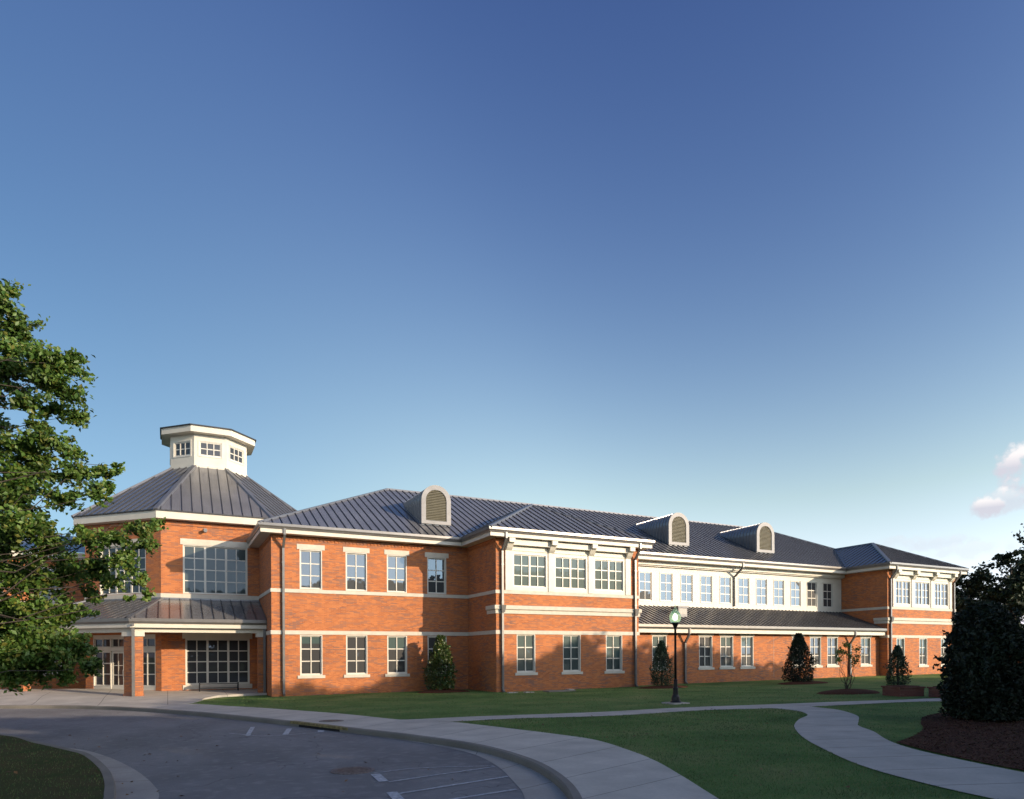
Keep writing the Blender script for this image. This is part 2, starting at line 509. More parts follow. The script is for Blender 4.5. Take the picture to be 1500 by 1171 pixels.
def build_multi(name, parts, parent=None):
    """one mesh from several MBs, one material each (pans, seams, caps)"""
    mb = MB(); cuts = []
    for m_, mat in parts:
        k = len(mb.v); mb.v += m_.v; mb.f += [tuple(i + k for i in f) for f in m_.f]; cuts.append((len(mb.f), mat))
    o = mb.build(name, parts[0][1], parent)
    for _, mat in parts[1:]: o.data.materials.append(mat)
    k = 0
    for p in o.data.polygons:
        while p.index >= cuts[k][0]: k += 1
        p.material_index = k
    return o


def wall(mb, p0, p1, z0, z1, openings=(), depth=0.32):
    """wall slab from p0 to p1, outward on the right, real openings (u0,u1,z0,z1)"""
    L = math.hypot(p1[0] - p0[0], p1[1] - p0[1]); d = ((p1[0] - p0[0]) / L, (p1[1] - p0[1]) / L)
    us = sorted({0, L, *[o[0] for o in openings], *[o[1] for o in openings]})
    for a, b in zip(us, us[1:]):
        if b - a < 1e-6: continue
        mid = (a + b) / 2
        cuts = sorted((o[2], o[3]) for o in openings if o[0] < mid < o[1])
        z = z0
        for c0, c1 in cuts:
            if c0 > z + 1e-6: mb.obox(p0, d, a, b, -depth, 0, z, c0)
            z = c1
        if z1 > z + 1e-6: mb.obox(p0, d, a, b, -depth, 0, z, z1)
    return d


# ------------------------------------------------------------------ the ground
def G(x): return 0.0085 * (min(75.0, max(-5.0, x)) - 14)


def sheet(name, poly, mat, off=0.0, zf=None, kind='structure', uvpath=None):
    zf = zf or (lambda x, y: G(x))
    tris = tessellate_polygon([[Vector((x, y, 0)) for x, y in poly]])
    bm = bmesh.new(); vs = [bm.verts.new((x, y, 0)) for x, y in poly]
    for t in tris:
        try: bm.faces.new([vs[i] for i in t])
        except ValueError: pass
    for xx in (-5.0, 75.0):
        bmesh.ops.bisect_plane(bm, geom=bm.verts[:] + bm.edges[:] + bm.faces[:], plane_co=(xx, 0, 0), plane_no=(1, 0, 0))
    for v in bm.verts: v.co.z = zf(v.co.x, v.co.y) + off
    for f in bm.faces:
        if f.normal.z < 0: f.normal_flip()
    bmesh.ops.recalc_face_normals(bm, faces=bm.faces)
    me = bpy.data.meshes.new(name); bm.to_mesh(me); bm.free()
    if me.polygons and sum(p.normal.z * p.area for p in me.polygons) < 0: me.flip_normals()
    uvl = me.uv_layers.new(name='UVMap')
    cum = None
    if uvpath:
        cum = [0]
        for a, b in zip(uvpath, uvpath[1:]): cum.append(cum[-1] + math.dist(a, b))
    for l in me.loops:
        v = me.vertices[l.vertex_index].co; uvl.data[l.index].uv = (v.x, v.y)
    me.materials.append(mat)
    o = link(bpy.data.objects.new(name, me))
    if kind: o['kind'] = kind
    return o


def smooth_line(pts, n=6):
    """Catmull-Rom through the points"""
    out = []
    P = [pts[0]] + list(pts) + [pts[-1]]
    for i in range(1, len(P) - 2):
        for k in range(n):
            t = k / n
            q = []
            for c in (0, 1):
                a, b, c_, d = P[i - 1][c], P[i][c], P[i + 1][c], P[i + 2][c]
                q.append(0.5 * (2 * b + (c_ - a) * t + (2 * a - 5 * b + 4 * c_ - d) * t * t + (3 * b - a - 3 * c_ + d) * t ** 3))
            out.append(tuple(q))
    out.append(tuple(pts[-1])); return out


def offset_line(pts, dist):
    out = []
    for i, p in enumerate(pts):
        a = pts[max(0, i - 1)]; b = pts[min(len(pts) - 1, i + 1)]
        dx, dy = b[0] - a[0], b[1] - a[1]; l = math.hypot(dx, dy)
        out.append((p[0] + dy / l * dist, p[1] - dx / l * dist))
    return out


def strip(mb, left, right, off, zf=None, off2=None):
    """quads between two equal polylines, UV.x runs along the strip"""
    zf = zf or (lambda x, y: G(x)); u = 0
    off2 = off if off2 is None else off2
    for i in range(len(left) - 1):
        a, b, c, d = left[i], left[i + 1], right[i + 1], right[i]
        du = (math.dist(a, b) + math.dist(d, c)) / 2
        w = math.dist(a, d)
        mb.face([(*d, zf(*d) + off2), (*c, zf(*c) + off2), (*b, zf(*b) + off), (*a, zf(*a) + off)],
                [(u, w), (u + du, w), (u + du, 0), (u, 0)])
        u += du


def resample(pts, n):
    cum = [0]
    for a, b in zip(pts, pts[1:]): cum.append(cum[-1] + math.dist(a, b))
    out = []; j = 0
    for i in range(n):
        s = cum[-1] * i / (n - 1)
        while j < len(pts) - 2 and cum[j + 1] < s: j += 1
        t = 0 if cum[j + 1] == cum[j] else (s - cum[j]) / (cum[j + 1] - cum[j])
        out.append(tuple(pts[j][c] + (pts[j + 1][c] - pts[j][c]) * t for c in (0, 1)))
    return out


ROAD = -0.15
# face of the outer kerb, from the far left round to beside the camera (road on the right hand walking this way)
KERB = smooth_line([(-60, 54), (-40, 50.5), (-20, 46), (-11, 43.2), (-7.31, 41.2), (-4.29, 39.32), (-1.25, 35.5), (1.34, 30.6), (3.58, 25.4), (5.04, 21.6),
                    (6.1, 18.7), (6.84, 15.96), (6.90, 13.44), (6.5, 11.35), (5.7, 9.3), (4.3, 7.0), (2.9, 4.6), (2.2, 1.5), (2.6, -4), (4, -12), (6, -30)], 8)
ISL = smooth_line([(-14, 33.5), (-9, 30.2), (-4.59, 25.87), (-3.15, 22.81), (-2.15, 20.53), (-1.65, 19.24), (-1.15, 16.87), (-0.91, 15.04), (-0.81, 13.61), (-0.8, 12.5),
                   (-1.1, 9), (-2.2, 5), (-5, 1), (-10, -2)], 6)

g0 = sheet('ground', [(-3000, -3000), (3000, -3000), (3000, 3000), (-3000, 3000)], M['grass'], -0.42)
road = sheet('road', [(-75, 60)] + KERB + [(-75, -30)], M['asphalt'], ROAD)
kin = offset_line(KERB, -0.16)
lawn = sheet('lawn', [(-75, 60.0), (-75, 300), (700, 300), (700, -300), (6.3, -300)] + list(reversed(kin))[1:], M['grass'], 0.0)
island_edge = offset_line(ISL, -0.16) if False else offset_line(ISL, 0.16)
mk = MB()
# outer kerb: real step with a small rounded nose
def kerb_solid(line, inner, name):
    mb = MB()
    for i in range(len(line) - 1):
        a, b, c, d = line[i], line[i + 1], inner[i + 1], inner[i]
        def z(p, o): return (p[0], p[1], G(p[0]) + o)
        def lerp(p, q, t): return (p[0] + (q[0] - p[0]) * t, p[1] + (q[1] - p[1]) * t)
        a2, b2 = lerp(a, d, 0.14), lerp(b, c, 0.14)
        mb.face([z(a, -0.2), z(b, -0.2), z(b, -0.025), z(a, -0.025)])
        mb.face([z(a, -0.025), z(b, -0.025), z(b2, 0.012), z(a2, 0.012)])
        mb.face([z(a2, 0.012), z(b2, 0.012), z(c, 0.012), z(d, 0.012)])
        mb.face([z(d, 0.012), z(c, 0.012), z(c, -0.1), z(d, -0.1)])
    o = mb.build(name, M['kerb']); o['kind'] = 'structure'; return o
kerb_solid(KERB, kin, 'kerb')
kerb_solid(ISL, offset_line(ISL, 0.17) if False else [(p[0], p[1]) for p in offset_line(ISL, 0.17)], 'kerb')

# island of grass on the left; its interior lies to the right of ISL (walking towards the camera)
isl_in = offset_line(ISL, 0.17)
if isl_in[20][0] > ISL[20][0]:
    isl_in = offset_line(ISL, -0.17)
# rebuild the island kerb with the correct inner side
for o in [o for o in COL.objects if o.name == 'kerb.001']: bpy.data.objects.remove(o)
kerb_solid(ISL, isl_in, 'kerb')
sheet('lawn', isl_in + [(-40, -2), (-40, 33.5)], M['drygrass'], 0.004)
# concrete aprons
ap_o = resample([p for p in KERB if p[1] < 22.2 and p[1] > 4], 50)
ap_src = smooth_line([(5.05, 21.5), (5.80, 19.4), (6.42, 17.0), (6.62, 15.4), (6.39, 13.56), (5.95, 11.95), (5.34, 10.21), (3.9, 7.6), (2.6, 5.2), (2.2, 4.0)], 8)
mb = MB(); strip(mb, ap_o, resample(ap_src, 50), ROAD + 0.006); o = mb.build('road_apron', M['gutterc'], recalc=False); o['kind'] = 'structure'
ig = resample(smooth_line([(-4.4, 25.7), (-2.9, 22.9), (-2.0, 21.5), (-1.29, 19.57), (-0.74, 17.53), (-0.41, 15.92), (-0.23, 14.71), (-0.15, 13.39), (-0.4, 9), (-1.6, 4.6), (-4.6, 0.4)], 6), 50)
ii = resample([p for p in ISL if p[1] < 26 and p[1] > 0.8], 50)
mb = MB(); strip(mb, ig, ii, ROAD + 0.006); o = mb.build('road_apron', M['gutterc'], recalc=False); o['kind'] = 'structure'

# pavement along the outer kerb
wl_edge = smooth_line([(-1.0, 38.6), (0.6, 37.3), (1.5, 36.1), (2.6, 33.9), (4.06, 31.2), (6.03, 26.88), (7.31, 23.13), (8.46, 21.52), (8.88, 20.21), (9.63, 17.09), (9.94, 15.1), (9.58, 13.12), (9.12, 11.53), (8.41, 9.84),
                       (7.92, 8.76), (7.3, 7.4), (6.4, 5.6), (5.6, 3.2), (5.4, 0)], 6)
k_side = [p for p in kin if p[1] <= 36.4 and p[1] > 0]
N = 110
mb = MB(); strip(mb, resample(wl_edge, N), resample(k_side, N), 0.008)
o = mb.build('sidewalk', M['walk'], recalc=False); o['kind'] = 'structure'
# entry plaza rises gently to the porch
def kerb_dist(x, y):
    best = 9.0
    for (ax, ay), (bx, by_) in zip(KERB, KERB[1:]):
        dx, dy = bx - ax, by_ - ay; t = max(0, min(1, ((x - ax) * dx + (y - ay) * dy) / (dx * dx + dy * dy)))
        best = min(best, math.hypot(x - ax - dx * t, y - ay - dy * t))
    return best
def PZ(x, y):
    t = max(0.0, min(1.0, (kerb_dist(x, y) - 0.2) / 3.2)); t = t * t * (3 - 2 * t); lo = G(x) + 0.010
    return lo + (max(lo, -0.085 + 0.0305 * (y - 38.0)) - lo) * t
pl = [p for p in kin if p[1] >= 36.0 and p[0] > -40]
plaza_poly = pl + [(0.6, 37.15), (1.05, 37.2), (1.35, 38.2), (1.76, 40.05), (2.5, 41.5), (3.6, 42.0), (5.15, 42.1), (5.15, 46.2), (-40, 60)]
def grid_sheet(name, poly, mat, zf, step=0.7):
    xs = [p[0] for p in poly]; ys = [p[1] for p in poly]
    tris = tessellate_polygon([[Vector((x, y, 0)) for x, y in poly]])
    bm = bmesh.new(); vs = [bm.verts.new((x, y, 0)) for x, y in poly]
    for t in tris:
        try: bm.faces.new([vs[i] for i in t])
        except ValueError: pass
    y = math.floor(min(ys))
    while y < max(ys):
        bmesh.ops.bisect_plane(bm, geom=bm.verts[:] + bm.edges[:] + bm.faces[:], plane_co=(0, y, 0), plane_no=(0, 1, 0)); y += step
    x = -12.0
    while x < 6:
        bmesh.ops.bisect_plane(bm, geom=bm.verts[:] + bm.edges[:] + bm.faces[:], plane_co=(x, 0, 0), plane_no=(1, 0, 0)); x += step
    for v in bm.verts: v.co.z = zf(v.co.x, v.co.y)
    bmesh.ops.recalc_face_normals(bm, faces=bm.faces)
    if sum(f.normal.z * f.calc_area() for f in bm.faces) < 0: bmesh.ops.reverse_faces(bm, faces=bm.faces)
    ed = [e for e in bm.edges if e.is_boundary]                 # slab edge
    ex = bmesh.ops.extrude_edge_only(bm, edges=ed)
    for v in [g for g in ex['geom'] if isinstance(g, bmesh.types.BMVert)]: v.co.z -= 0.25
    me = bpy.data.meshes.new(name); bm.to_mesh(me); bm.free()
    uvl = me.uv_layers.new(name='UVMap')
    for l in me.loops:
        v = me.vertices[l.vertex_index].co; uvl.data[l.index].uv = (v.x, v.y)
    me.materials.append(mat); o = link(bpy.data.objects.new(name, me)); o['kind'] = 'structure'; return o
grid_sheet('entry_plaza', plaza_poly, M['plaza'], PZ)

# path along the lawn and the winding branch
w_top = smooth_line([(7.0, 23.9), (7.31, 23.13), (10.02, 22.79), (14.36, 21.8), (18.45, 21.58), (22.75, 20.65), (26.17, 20.04), (28.42, 19.39), (31, 18.9), (36, 17.2), (46, 13)], 6)
w_bot = smooth_line([(7.0, 21.9), (8.46, 21.52), (10.91, 21.28), (14.2, 20.25), (18.24, 20.17), (20.95, 19.35), (25.12, 18.75), (27.92, 18.35), (30.2, 17.4), (35, 15.4), (45, 11.2)], 6)
mb = MB(); strip(mb, resample(w_top, 80), resample(w_bot, 80), 0.013); o = mb.build('path', M['path'], recalc=False); o['kind'] = 'structure'
p_l = smooth_line([(20.9, 19.6), (20.95, 19.0), (20.75, 17.9), (19.81, 16.7), (18.5, 15.9), (17.35, 15.08), (16.3, 14.2), (14.82, 12.67), (13.61, 11.15), (12.14, 9.0), (11.4, 7.2), (11.0, 5.4), (10.4, 2)], 6)
p_r = smooth_line([(22.9, 19.4), (22.6, 18.6), (22.3, 17.4), (20.9, 15.6), (19.5, 14.5), (18.24, 13.56), (17.3, 12.4), (16.0, 11.1), (15.01, 9.76), (14.2, 7.9), (13.7, 6.4), (13.2, 4.6), (12.6, 1)], 6)
mb = MB(); strip(mb, resample(p_r, 80), resample(p_l, 80), 0.018); o = mb.build('path', M['path'], recalc=False); o['kind'] = 'structure'


# road paint
def paint(pts, w, name='road_marking'):
    l, r = offset_line(pts, w / 2), offset_line(pts, -w / 2)
    mb = MB(); strip(mb, r, l, ROAD + 0.010); o = mb.build(name, M['paint'], recalc=False); o['kind'] = 'structure'
for pts, w in [([(3.8, 13.96), (4.61, 14.12), (5.45, 13.9), (6.3, 13.5)], 0.05), ([(3.78, 12.86), (4.64, 13.07), (6.28, 13.4)], 0.07),
               ([(3.62, 11.7), (6.02, 12.22)], 0.09), ([(3.5, 10.68), (5.58, 10.99)], 0.09), ([(3.79, 13.85), (3.71, 12.95)], 0.19), ([(3.55, 11.9), (3.40, 10.6)], 0.19),
               ([(2.18, 22.49), (2.61, 25.13)], 0.14), ([(3.24, 22.15), (3.63, 23.88)], 0.17), ([(4.33, 22.19), (4.45, 22.79)], 0.2),
               ([(1.74, 23.51), (1.99, 23.1), (2.44, 22.2), (3.04, 22.05), (4.25, 22.14)], 0.04)]:
    paint(pts, w)

# storm drain in the kerb
sd = thing('storm_drain', 'worn yellow kerb stone with a dark storm drain slot beneath it', 'storm drain', (4.3, 24, G(4.3)))
ks = [p for p in KERB if 21.45 < p[1] < 25.1]
def loc(mb, t):
    mb.v = [(x - t.location.x, y - t.location.y, z - t.location.z) for x, y, z in mb.v]; return mb
mb = MB(); mb.sweep(ks, [(-0.16, G(4.3) - 0.07), (0.012, G(4.3) - 0.07), (0.012, G(4.3) + 0.005), (-0.02, G(4.3) + 0.018), (-0.16, G(4.3) + 0.018)])
loc(mb, sd).build('kerb_stone', M['yellow'], sd)
mb = MB(); mb.sweep(ks[1:-1], [(-0.1, G(4.3) - 0.149), (0.006, G(4.3) - 0.149), (0.006, G(4.3) - 0.072), (-0.1, G(4.3) - 0.072)])
loc(mb, sd).build('drain_opening', M['void'], sd)
def disc(name, label, cat, x, y, z, rx, ry, mat, rings):
    t = thing(name, label, cat, (x, y, z))
    mb = MB(); mb.lathe([(rx * 0.80, -0.01), (rx * 0.80, 0.012), (rx * 0.76, 0.012), (rx * 0.74, 0.009), (0.02, 0.009)], sides=28); mb.build('cover', mat, t)
    mb = MB()
    mb.lathe([(rx * 0.82, 0.0), (rx * 0.83, 0.010), (rx, 0.010), (rx, -0.01)], sides=28)
    mb.build('rim', rings, t)
    mb = MB()
    for k in range(-3, 4):
        h = math.sqrt(max(0, 0.7 ** 2 - (k * 0.2) ** 2)) * rx
        mb.box(-h, h, k * 0.2 * rx - 0.012, k * 0.2 * rx + 0.012, 0.008, 0.016)
    mb.build('grip_ribs', mat, t)
    t.scale = (1, ry / rx, 1); return t
M['manpatch'] = plain('red_clay_ring', (0.17, 0.135, 0.12), 0.9, var=0.5, scale=20)
disc('manhole_cover', 'round manhole cover with reddish worn ring set in the asphalt', 'manhole cover', 3.49, 14.53, G(3.5) + ROAD + 0.006, 0.46, 0.46, M['rust'], M['manpatch'])
disc('manhole_cover', 'round rusty manhole cover set in the pavement behind the yellow kerb', 'manhole cover', 5.06, 24.1, G(5.06) + 0.012, 0.42, 0.42, M['rust'], M['kerb'])


# ------------------------------------------------------------------ the school
A, B, D, C, A2 = 40.17, 35.97, 36.95, 36.24, 40.5
a0, b0, b1, c0, c1 = 5.17, 17.0, 27.16, 52.32, 61.43
EAVE = 8.97
school = thing('school_building', 'long two storey orange brick school with grey metal roofs and octagonal tower', 'school')


def window(p0, d, u0, u1, z0, z1, cols, rows, pane, wide=(), lintel=None, sill=None, casing=0.0, set_back=0.13, zs=None, thin=False, blind=None):
    """one window: frame with muntins (mesh), children pane / sill / lintel"""
    mb = MB(); T = 0.03 if thin else 0.05
    mb.obox(p0, d, u0, u0 + T, -set_back - 0.08, -0.004, z0, z1); mb.obox(p0, d, u1 - T, u1, -set_back - 0.08, -0.004, z0, z1)
    mb.obox(p0, d, u0 + T, u1 - T, -set_back - 0.08, -0.006, z1 - T, z1); mb.obox(p0, d, u0 + T, u1 - T, -set_back - 0.08, -0.006, z0, z0 + T)
    a, b, lo, hi = u0 + T, u1 - T, z0 + T, z1 - T
    n0, n1 = -set_back - 0.04, -set_back + 0.015
    S_ = 0.042 if thin else 0.055
    mb.obox(p0, d, a, a + S_, n0, n1, lo, hi); mb.obox(p0, d, b - S_, b, n0, n1, lo, hi)
    mb.obox(p0, d, a + S_, b - S_, n0, n1 - 0.002, hi - S_, hi); mb.obox(p0, d, a + S_, b - S_, n0, n1 - 0.002, lo, lo + S_)
    wtot = b - a; ws = [0.12 if k in wide else (0.045 if thin else 0.055) for k in range(1, cols)]
    cell = (wtot - 2 * S_ - sum(ws)) / cols
    u = a + S_
    for k in range(cols - 1):
        u += cell; w = ws[k]
        mb.obox(p0, d, u, u + w, n0, n1 + (0.02 if w > 0.05 else -0.004), lo + S_, hi - S_); u += w
    fr = [k / rows for k in range(1, rows)] if zs is None else zs
    for q in fr:
        z = lo + S_ + (hi - lo - 2 * S_) * q
        mb.obox(p0, d, a + S_, b - S_, n0, n1 - 0.008, z - 0.03, z + 0.03)
    if casing:
        cz = casing
        mb.obox(p0, d, u0 - cz, u0, -0.02, 0.03, z0 - cz, z1 + cz); mb.obox(p0, d, u1, u1 + cz, -0.02, 0.03, z0 - cz, z1 + cz)
        mb.obox(p0, d, u0, u1, -0.02, 0.027, z1, z1 + cz); mb.obox(p0, d, u0, u1, -0.02, 0.035, z0 - cz, z0)
    w = mb.build('window', M['frame'], school)
    mp = MB(); mp.obox(p0, d, a + 0.01, b - 0.01, -set_back - 0.025, -set_back - 0.012, lo + 0.01, hi - 0.01)
    mp.build('pane', M[pane], w)
    if blind:      # roller blind pulled part of the way down, seen through the glass
        mp = MB(); mp.obox(p0, d, a + 0.012, b - 0.012, -set_back - 0.024, -set_back - 0.009, hi - (hi - lo) * blind, hi - 0.012); mp.build('blind', M['glass_teal'], w)
    if lintel:
        e, l0, l1, mt = lintel
        ml = MB(); ml.obox(p0, d, u0 - e, u1 + e, -0.2, 0.025, l0, l1); ml.build('lintel', M[mt], w)
    if sill:
        e, l0, l1 = sill
        ml = MB(); ml.obox(p0, d, u0 - e, u1 + e, -0.2, 0.06, l0, l1); ml.build('sill', M['stone'], w)
    return w


def roof_plane(mb, ms, poly, sp=0.5, phase=0.0, h=0.045, w=0.032):
    """poly: 3D planar polygon; standing seams run up the slope. mb takes the pans, ms the seams"""
    P = [Vector(p) for p in poly]
    nr = (P[1] - P[0]).cross(P[2] - P[0]).normalized()
    if nr.z < 0: nr = -nr; P.reverse()
    mb.face(P)
    s = Vector((0, 0, 1)).cross(nr).normalized(); t = nr.cross(s)
    o = P[0]
    q = [((p - o).dot(s), (p - o).dot(t)) for p in P]
    smin, smax = min(a for a, b in q), max(a for a, b in q)
    x = smin + sp * (0.5 + phase)
    while x < smax - 0.02:
        ys = []
        for i in range(len(q)):
            (x1, y1), (x2, y2) = q[i], q[(i + 1) % len(q)]
            if (x1 < x) != (x2 < x): ys.append(y1 + (y2 - y1) * (x - x1) / (x2 - x1))
        ys.sort()
        for y1, y2 in zip(ys[::2], ys[1::2]):
            if y2 - y1 < 0.05: continue
            def pt(a, b, c): return o + s * a + t * b + nr * c
            ms.hexa([pt(x - w / 2, y1, -0.01), pt(x + w / 2, y1, -0.01), pt(x + w / 2, y2, -0.01), pt(x - w / 2, y2, -0.01)],
                    [pt(x - w / 2, y1, h), pt(x + w / 2, y1, h), pt(x + w / 2, y2, h), pt(x - w / 2, y2, h)])
        x += sp


def cap(mb, p, q, w=0.14, h=0.075):
    p, q = Vector(p), Vector(q); t = (q - p).normalized(); s = t.cross(Vector((0, 0, 1))).normalized(); n = s.cross(t)
    mb.hexa([p - s * w - n * 0.06, q - s * w - n * 0.06, q + s * w - n * 0.06, p + s * w - n * 0.06],
            [p - s * w * 0.7 + n * h, q - s * w * 0.7 + n * h, q + s * w * 0.7 + n * h, p + s * w * 0.7 + n * h])


SL = 0.4975
# --- walls -------------------------------------------------------------
WZ0 = -0.35
X1 = (1.0, 0.0)
def dentils(mb, p0, d, L):
    k = 0.15
    while k < L - 0.15:
        mb.obox(p0, d, k, k + 0.10, 0, 0.035, 8.72, 8.83); k += 0.21
    mb.obox(p0, d, 0.01, L - 0.01, 0, 0.04, 8.83, EAVE - 0.004)

LW_U = [(6.7, 7.95), (9.3, 10.56), (11.76, 13.0), (14.31, 15.56)]
op = []
for x0, x1 in LW_U: op += [(x0 - a0, x1 - a0, 5.985, 8.24), (x0 - a0, x1 - a0, 1.08, 3.385)]
mb = MB(); wall(mb, (a0, A), (b0, A), WZ0, 9.3, op); dentils(mb, (a0, A), X1, b0 - a0)
mb.obox((a0, A), X1, 0.0, b0 - a0 - 0.01, 0, 0.02, WZ0, 0.24)
mb.build('wall', M['brick'], school)
for x0, x1 in LW_U:
    window((a0, A), X1, x0 - a0, x1 - a0, 5.985, 8.24, 2, 3, 'glass_up', lintel=(0.15, 8.24, 8.53, 'stone'))
    window((a0, A), X1, x0 - a0, x1 - a0, 1.08, 3.385, 2, 3, 'glass', sill=(0.14, 0.91, 1.08), blind=random.choice((None, None, 0.2, 0.34)))
# left wing's end wall
mb = MB(); wall(mb, (a0, 46.4), (a0, A + 0.32), WZ0, 9.3); dentils(mb, (a0, 45.6), (0, -1), 45.6 - A)
mb.build('wall', M['brick'], school)
# bays: (x0, x1, plane Y, lower windows, upper groups, panel)
BAYS = [(b0, b1, B, A, [(18.33, 19.57), (21.48, 22.75), (24.62, 25.87)], [(18.1, 20.36), (20.92, 23.2), (23.76, 26.0)], (17.58, 26.5), A2, 'glass_low', 'glass_teal'),
        (c0, c1, C, A2, [(53.44, 54.51), (56.41, 57.49), (59.38, 60.4)], [(53.25, 55.23), (55.8, 57.83), (58.42, 60.4)], (52.95, 60.85), 59.5, 'glass', 'glass_up')]
for (x0, x1, Y, yl, low, up, pan, yr, gl, gu) in BAYS:
    op = [(u - x0, v - x0, 1.14, 3.42) for u, v in low] + [(pan[0] - x0, pan[1] - x0, 5.97, 8.95)]
    mb = MB(); wall(mb, (x0, Y), (x1, Y), WZ0, 9.3, op); mb.obox((x0, Y), X1, 0, x1 - x0, 0, 0.02, WZ0, 0.24)
    mb.obox((x0, Y), X1, 0, x1 - x0, 0, 0.035, 0.24, 0.30)
    mb.build('wall', M['brick'], school)
    mb = MB(); wall(mb, (x0, yl + 0.0), (x0, Y + 0.32), WZ0, 9.3); dentils(mb, (x0, yl), (0, -1), yl - Y)
    mb.build('wall', M['brick'], school)
    mb = MB(); wall(mb, (x1, Y + 0.32), (x1, yr), WZ0, 9.3); mb.build('wall', M['brick'], school)
    for u, v in low:
        window((x0, Y), X1, u - x0, v - x0, 1.14, 3.42, 2, 3, gl, sill=(0.13, 0.98, 1.14), blind=random.choice((0.34, 0.5, 0.62, 0.67)))
    # cream upper panel with three groups of sashes
    mb = MB(); wall(mb, (pan[0], Y - 0.03), (pan[1], Y - 0.03), 5.97, 8.95, [(u - pan[0], v - pan[0], 6.18, 8.16) for u, v in up], 0.28)
    prs = [(pan[0], up[0][0] - 0.1), (up[0][1] + 0.1, up[1][0] - 0.1), (up[1][1] + 0.1, up[2][0] - 0.1), (up[2][1] + 0.1, pan[1])]
    for u, v in prs: mb.obox((0, Y - 0.03), X1, u, v, 0, 0.05, 5.975, 8.3)
    mb.obox((0, Y - 0.03), X1, pan[0], pan[1], 0, 0.045, 8.3, 8.36)
    mb.obox((0, Y - 0.03), X1, pan[0], pan[1], 0, 0.30, 8.60, 8.94)
    mb.build('upper_panel', M['white'], school)
    for u, v in up: window((0, Y - 0.03), X1, u, v, 6.18, 8.16, 4, 3, gu, wide=(2,), set_back=0.10)
    for c in [(u + v) / 2 for u, v in prs]:
        c = min(max(c, pan[0] + 0.18), pan[1] - 0.18)
        mb = MB(); pr = [(0, 8.28), (0.10, 8.30), (0.22, 8.42), (0.34, 8.62), (0.42, 8.70), (0.56, 8.70), (0.56, 8.955), (0, 8.955)]
        y = Y - 0.03
        mb.hexa([(c - 0.19, y - n, z) for n, z in pr], [(c + 0.19, y - n, z) for n, z in pr])
        mb.build('bracket', M['white'], school)
    # double stone course
    mb = MB(); pth = [(x0, Y + 1.15), (x0, Y), (x1, Y), (x1, Y + 1.15)]
    mb.sweep(pth, [(-0.02, 4.60), (0.07, 4.60), (0.07, 4.81), (0.15, 4.86), (0.15, 5.08), (-0.02, 5.08)])
    mb.build('stone_course', M['stone'], school)
# continuous bands at first floor sills and ground floor heads
mb = MB(); mb.sweep([(a0, 45.68), (a0, A), (b0, A), (b0, B), (b1, B), (b1, A2 - 0.02)], [(-0.02, 5.765), (0.045, 5.765), (0.045, 5.965), (-0.02, 5.975)]); mb.build('sill_band', M['stone'], school)
mb = MB(); mb.sweep([(a0, 45.68), (a0, A), (b0, A), (b0, B), (b1, B), (b1, D - 0.02)], [(-0.02, 3.405), (0.045, 3.405), (0.045, 3.625), (-0.02, 3.635)])
mb.build('head_band', M['stone'], school)
mb = MB(); mb.sweep([(c0, A2 - 0.02), (c0, C), (c1, C), (c1, 50)], [(-0.02, 5.765), (0.045, 5.765), (0.045, 5.965), (-0.02, 5.975)]); mb.build('sill_band', M['stone'], school)
mb = MB(); mb.sweep([(c0, D - 0.02), (c0, C), (c1, C), (c1, 50)], [(-0.02, 3.43), (0.045, 3.43), (0.045, 3.64), (-0.02, 3.65)]); mb.build('head_band', M['stone'], school)

# middle: cream upper wall
mids = [30.63 + 1.938 * k for k in range(-1, 11)]
mids = [m for m in mids if m > b1 + 0.4]
mb = MB(); wall(mb, (b1 + 0.02, A2), (c0 - 0.02, A2), 5.5, 9.3, [(m - b1 - 0.02, m + 1.14 - b1 - 0.02, 6.13, 8.21) for m in mids], 0.3)
mb.obox((b1 + 0.02, A2), X1, 0, c0 - b1 - 0.04, 0, 0.36, 8.70, EAVE - 0.01)
mb.obox((b1 + 0.02, A2), X1, 0, c0 - b1 - 0.04, 0, 0.22, 8.62, 8.70)
mb.build('upper_wall', M['white'], school)
for m in mids: window((b1 + 0.02, A2), X1, m - b1 - 0.02, m + 1.14 - b1 - 0.02, 6.13, 8.21, 2, 3, 'glass_up', casing=0.035, set_back=0.05, thin=True)
# middle: brick ground floor pushed out under a lean-to roof
LM = [29.01, 33.08, 35.04, 37.01, 42.23, 44.14, 46.07, 50.0]
mb = MB(); wall(mb, (b1 + 0.02, D), (c0 - 0.02, D), WZ0, 3.9, [(m - b1 - 0.02, m + 1.22 - b1 - 0.02, 1.24, 3.46) for m in LM])
mb.obox((b1 + 0.02, D), X1, 0, c0 - b1 - 0.04, 0, 0.02, WZ0, 0.42); mb.obox((b1 + 0.02, D), X1, 0, c0 - b1 - 0.04, 0, 0.035, 0.42, 0.48)
mb.build('wall', M['brick'], school)
mb = MB(); mb.obox((0, D), X1, 40.265, 40.285, 0, 0.004, 0.48, 3.6); mb.build('movement_joint', M['gutterc'], school)
for m in LM: window((b1 + 0.02, D), X1, m - b1 - 0.02, m + 1.22 - b1 - 0.02, 1.24, 3.46, 2, 3, 'glass' if m != LM[0] else 'glass_low', lintel=(0.12, 3.46, 3.62, 'stone'), sill=(0.12, 1.08, 1.24), blind=random.choice((None, None, None, 0.3)) if m != LM[0] else 0.68)
mb = MB(); ms = MB(); ye, ze, zt = D - 0.68, 4.15, 5.74
roof_plane(mb, ms, [(b1 + 0.04, ye, ze), (c0 - 0.04, ye, ze), (c0 - 0.04, A2 - 0.0, zt), (b1 + 0.04, A2 - 0.0, zt)], 0.41)
lr = build_multi('roof', [(mb, M['roof']), (ms, M['seam'])], school)
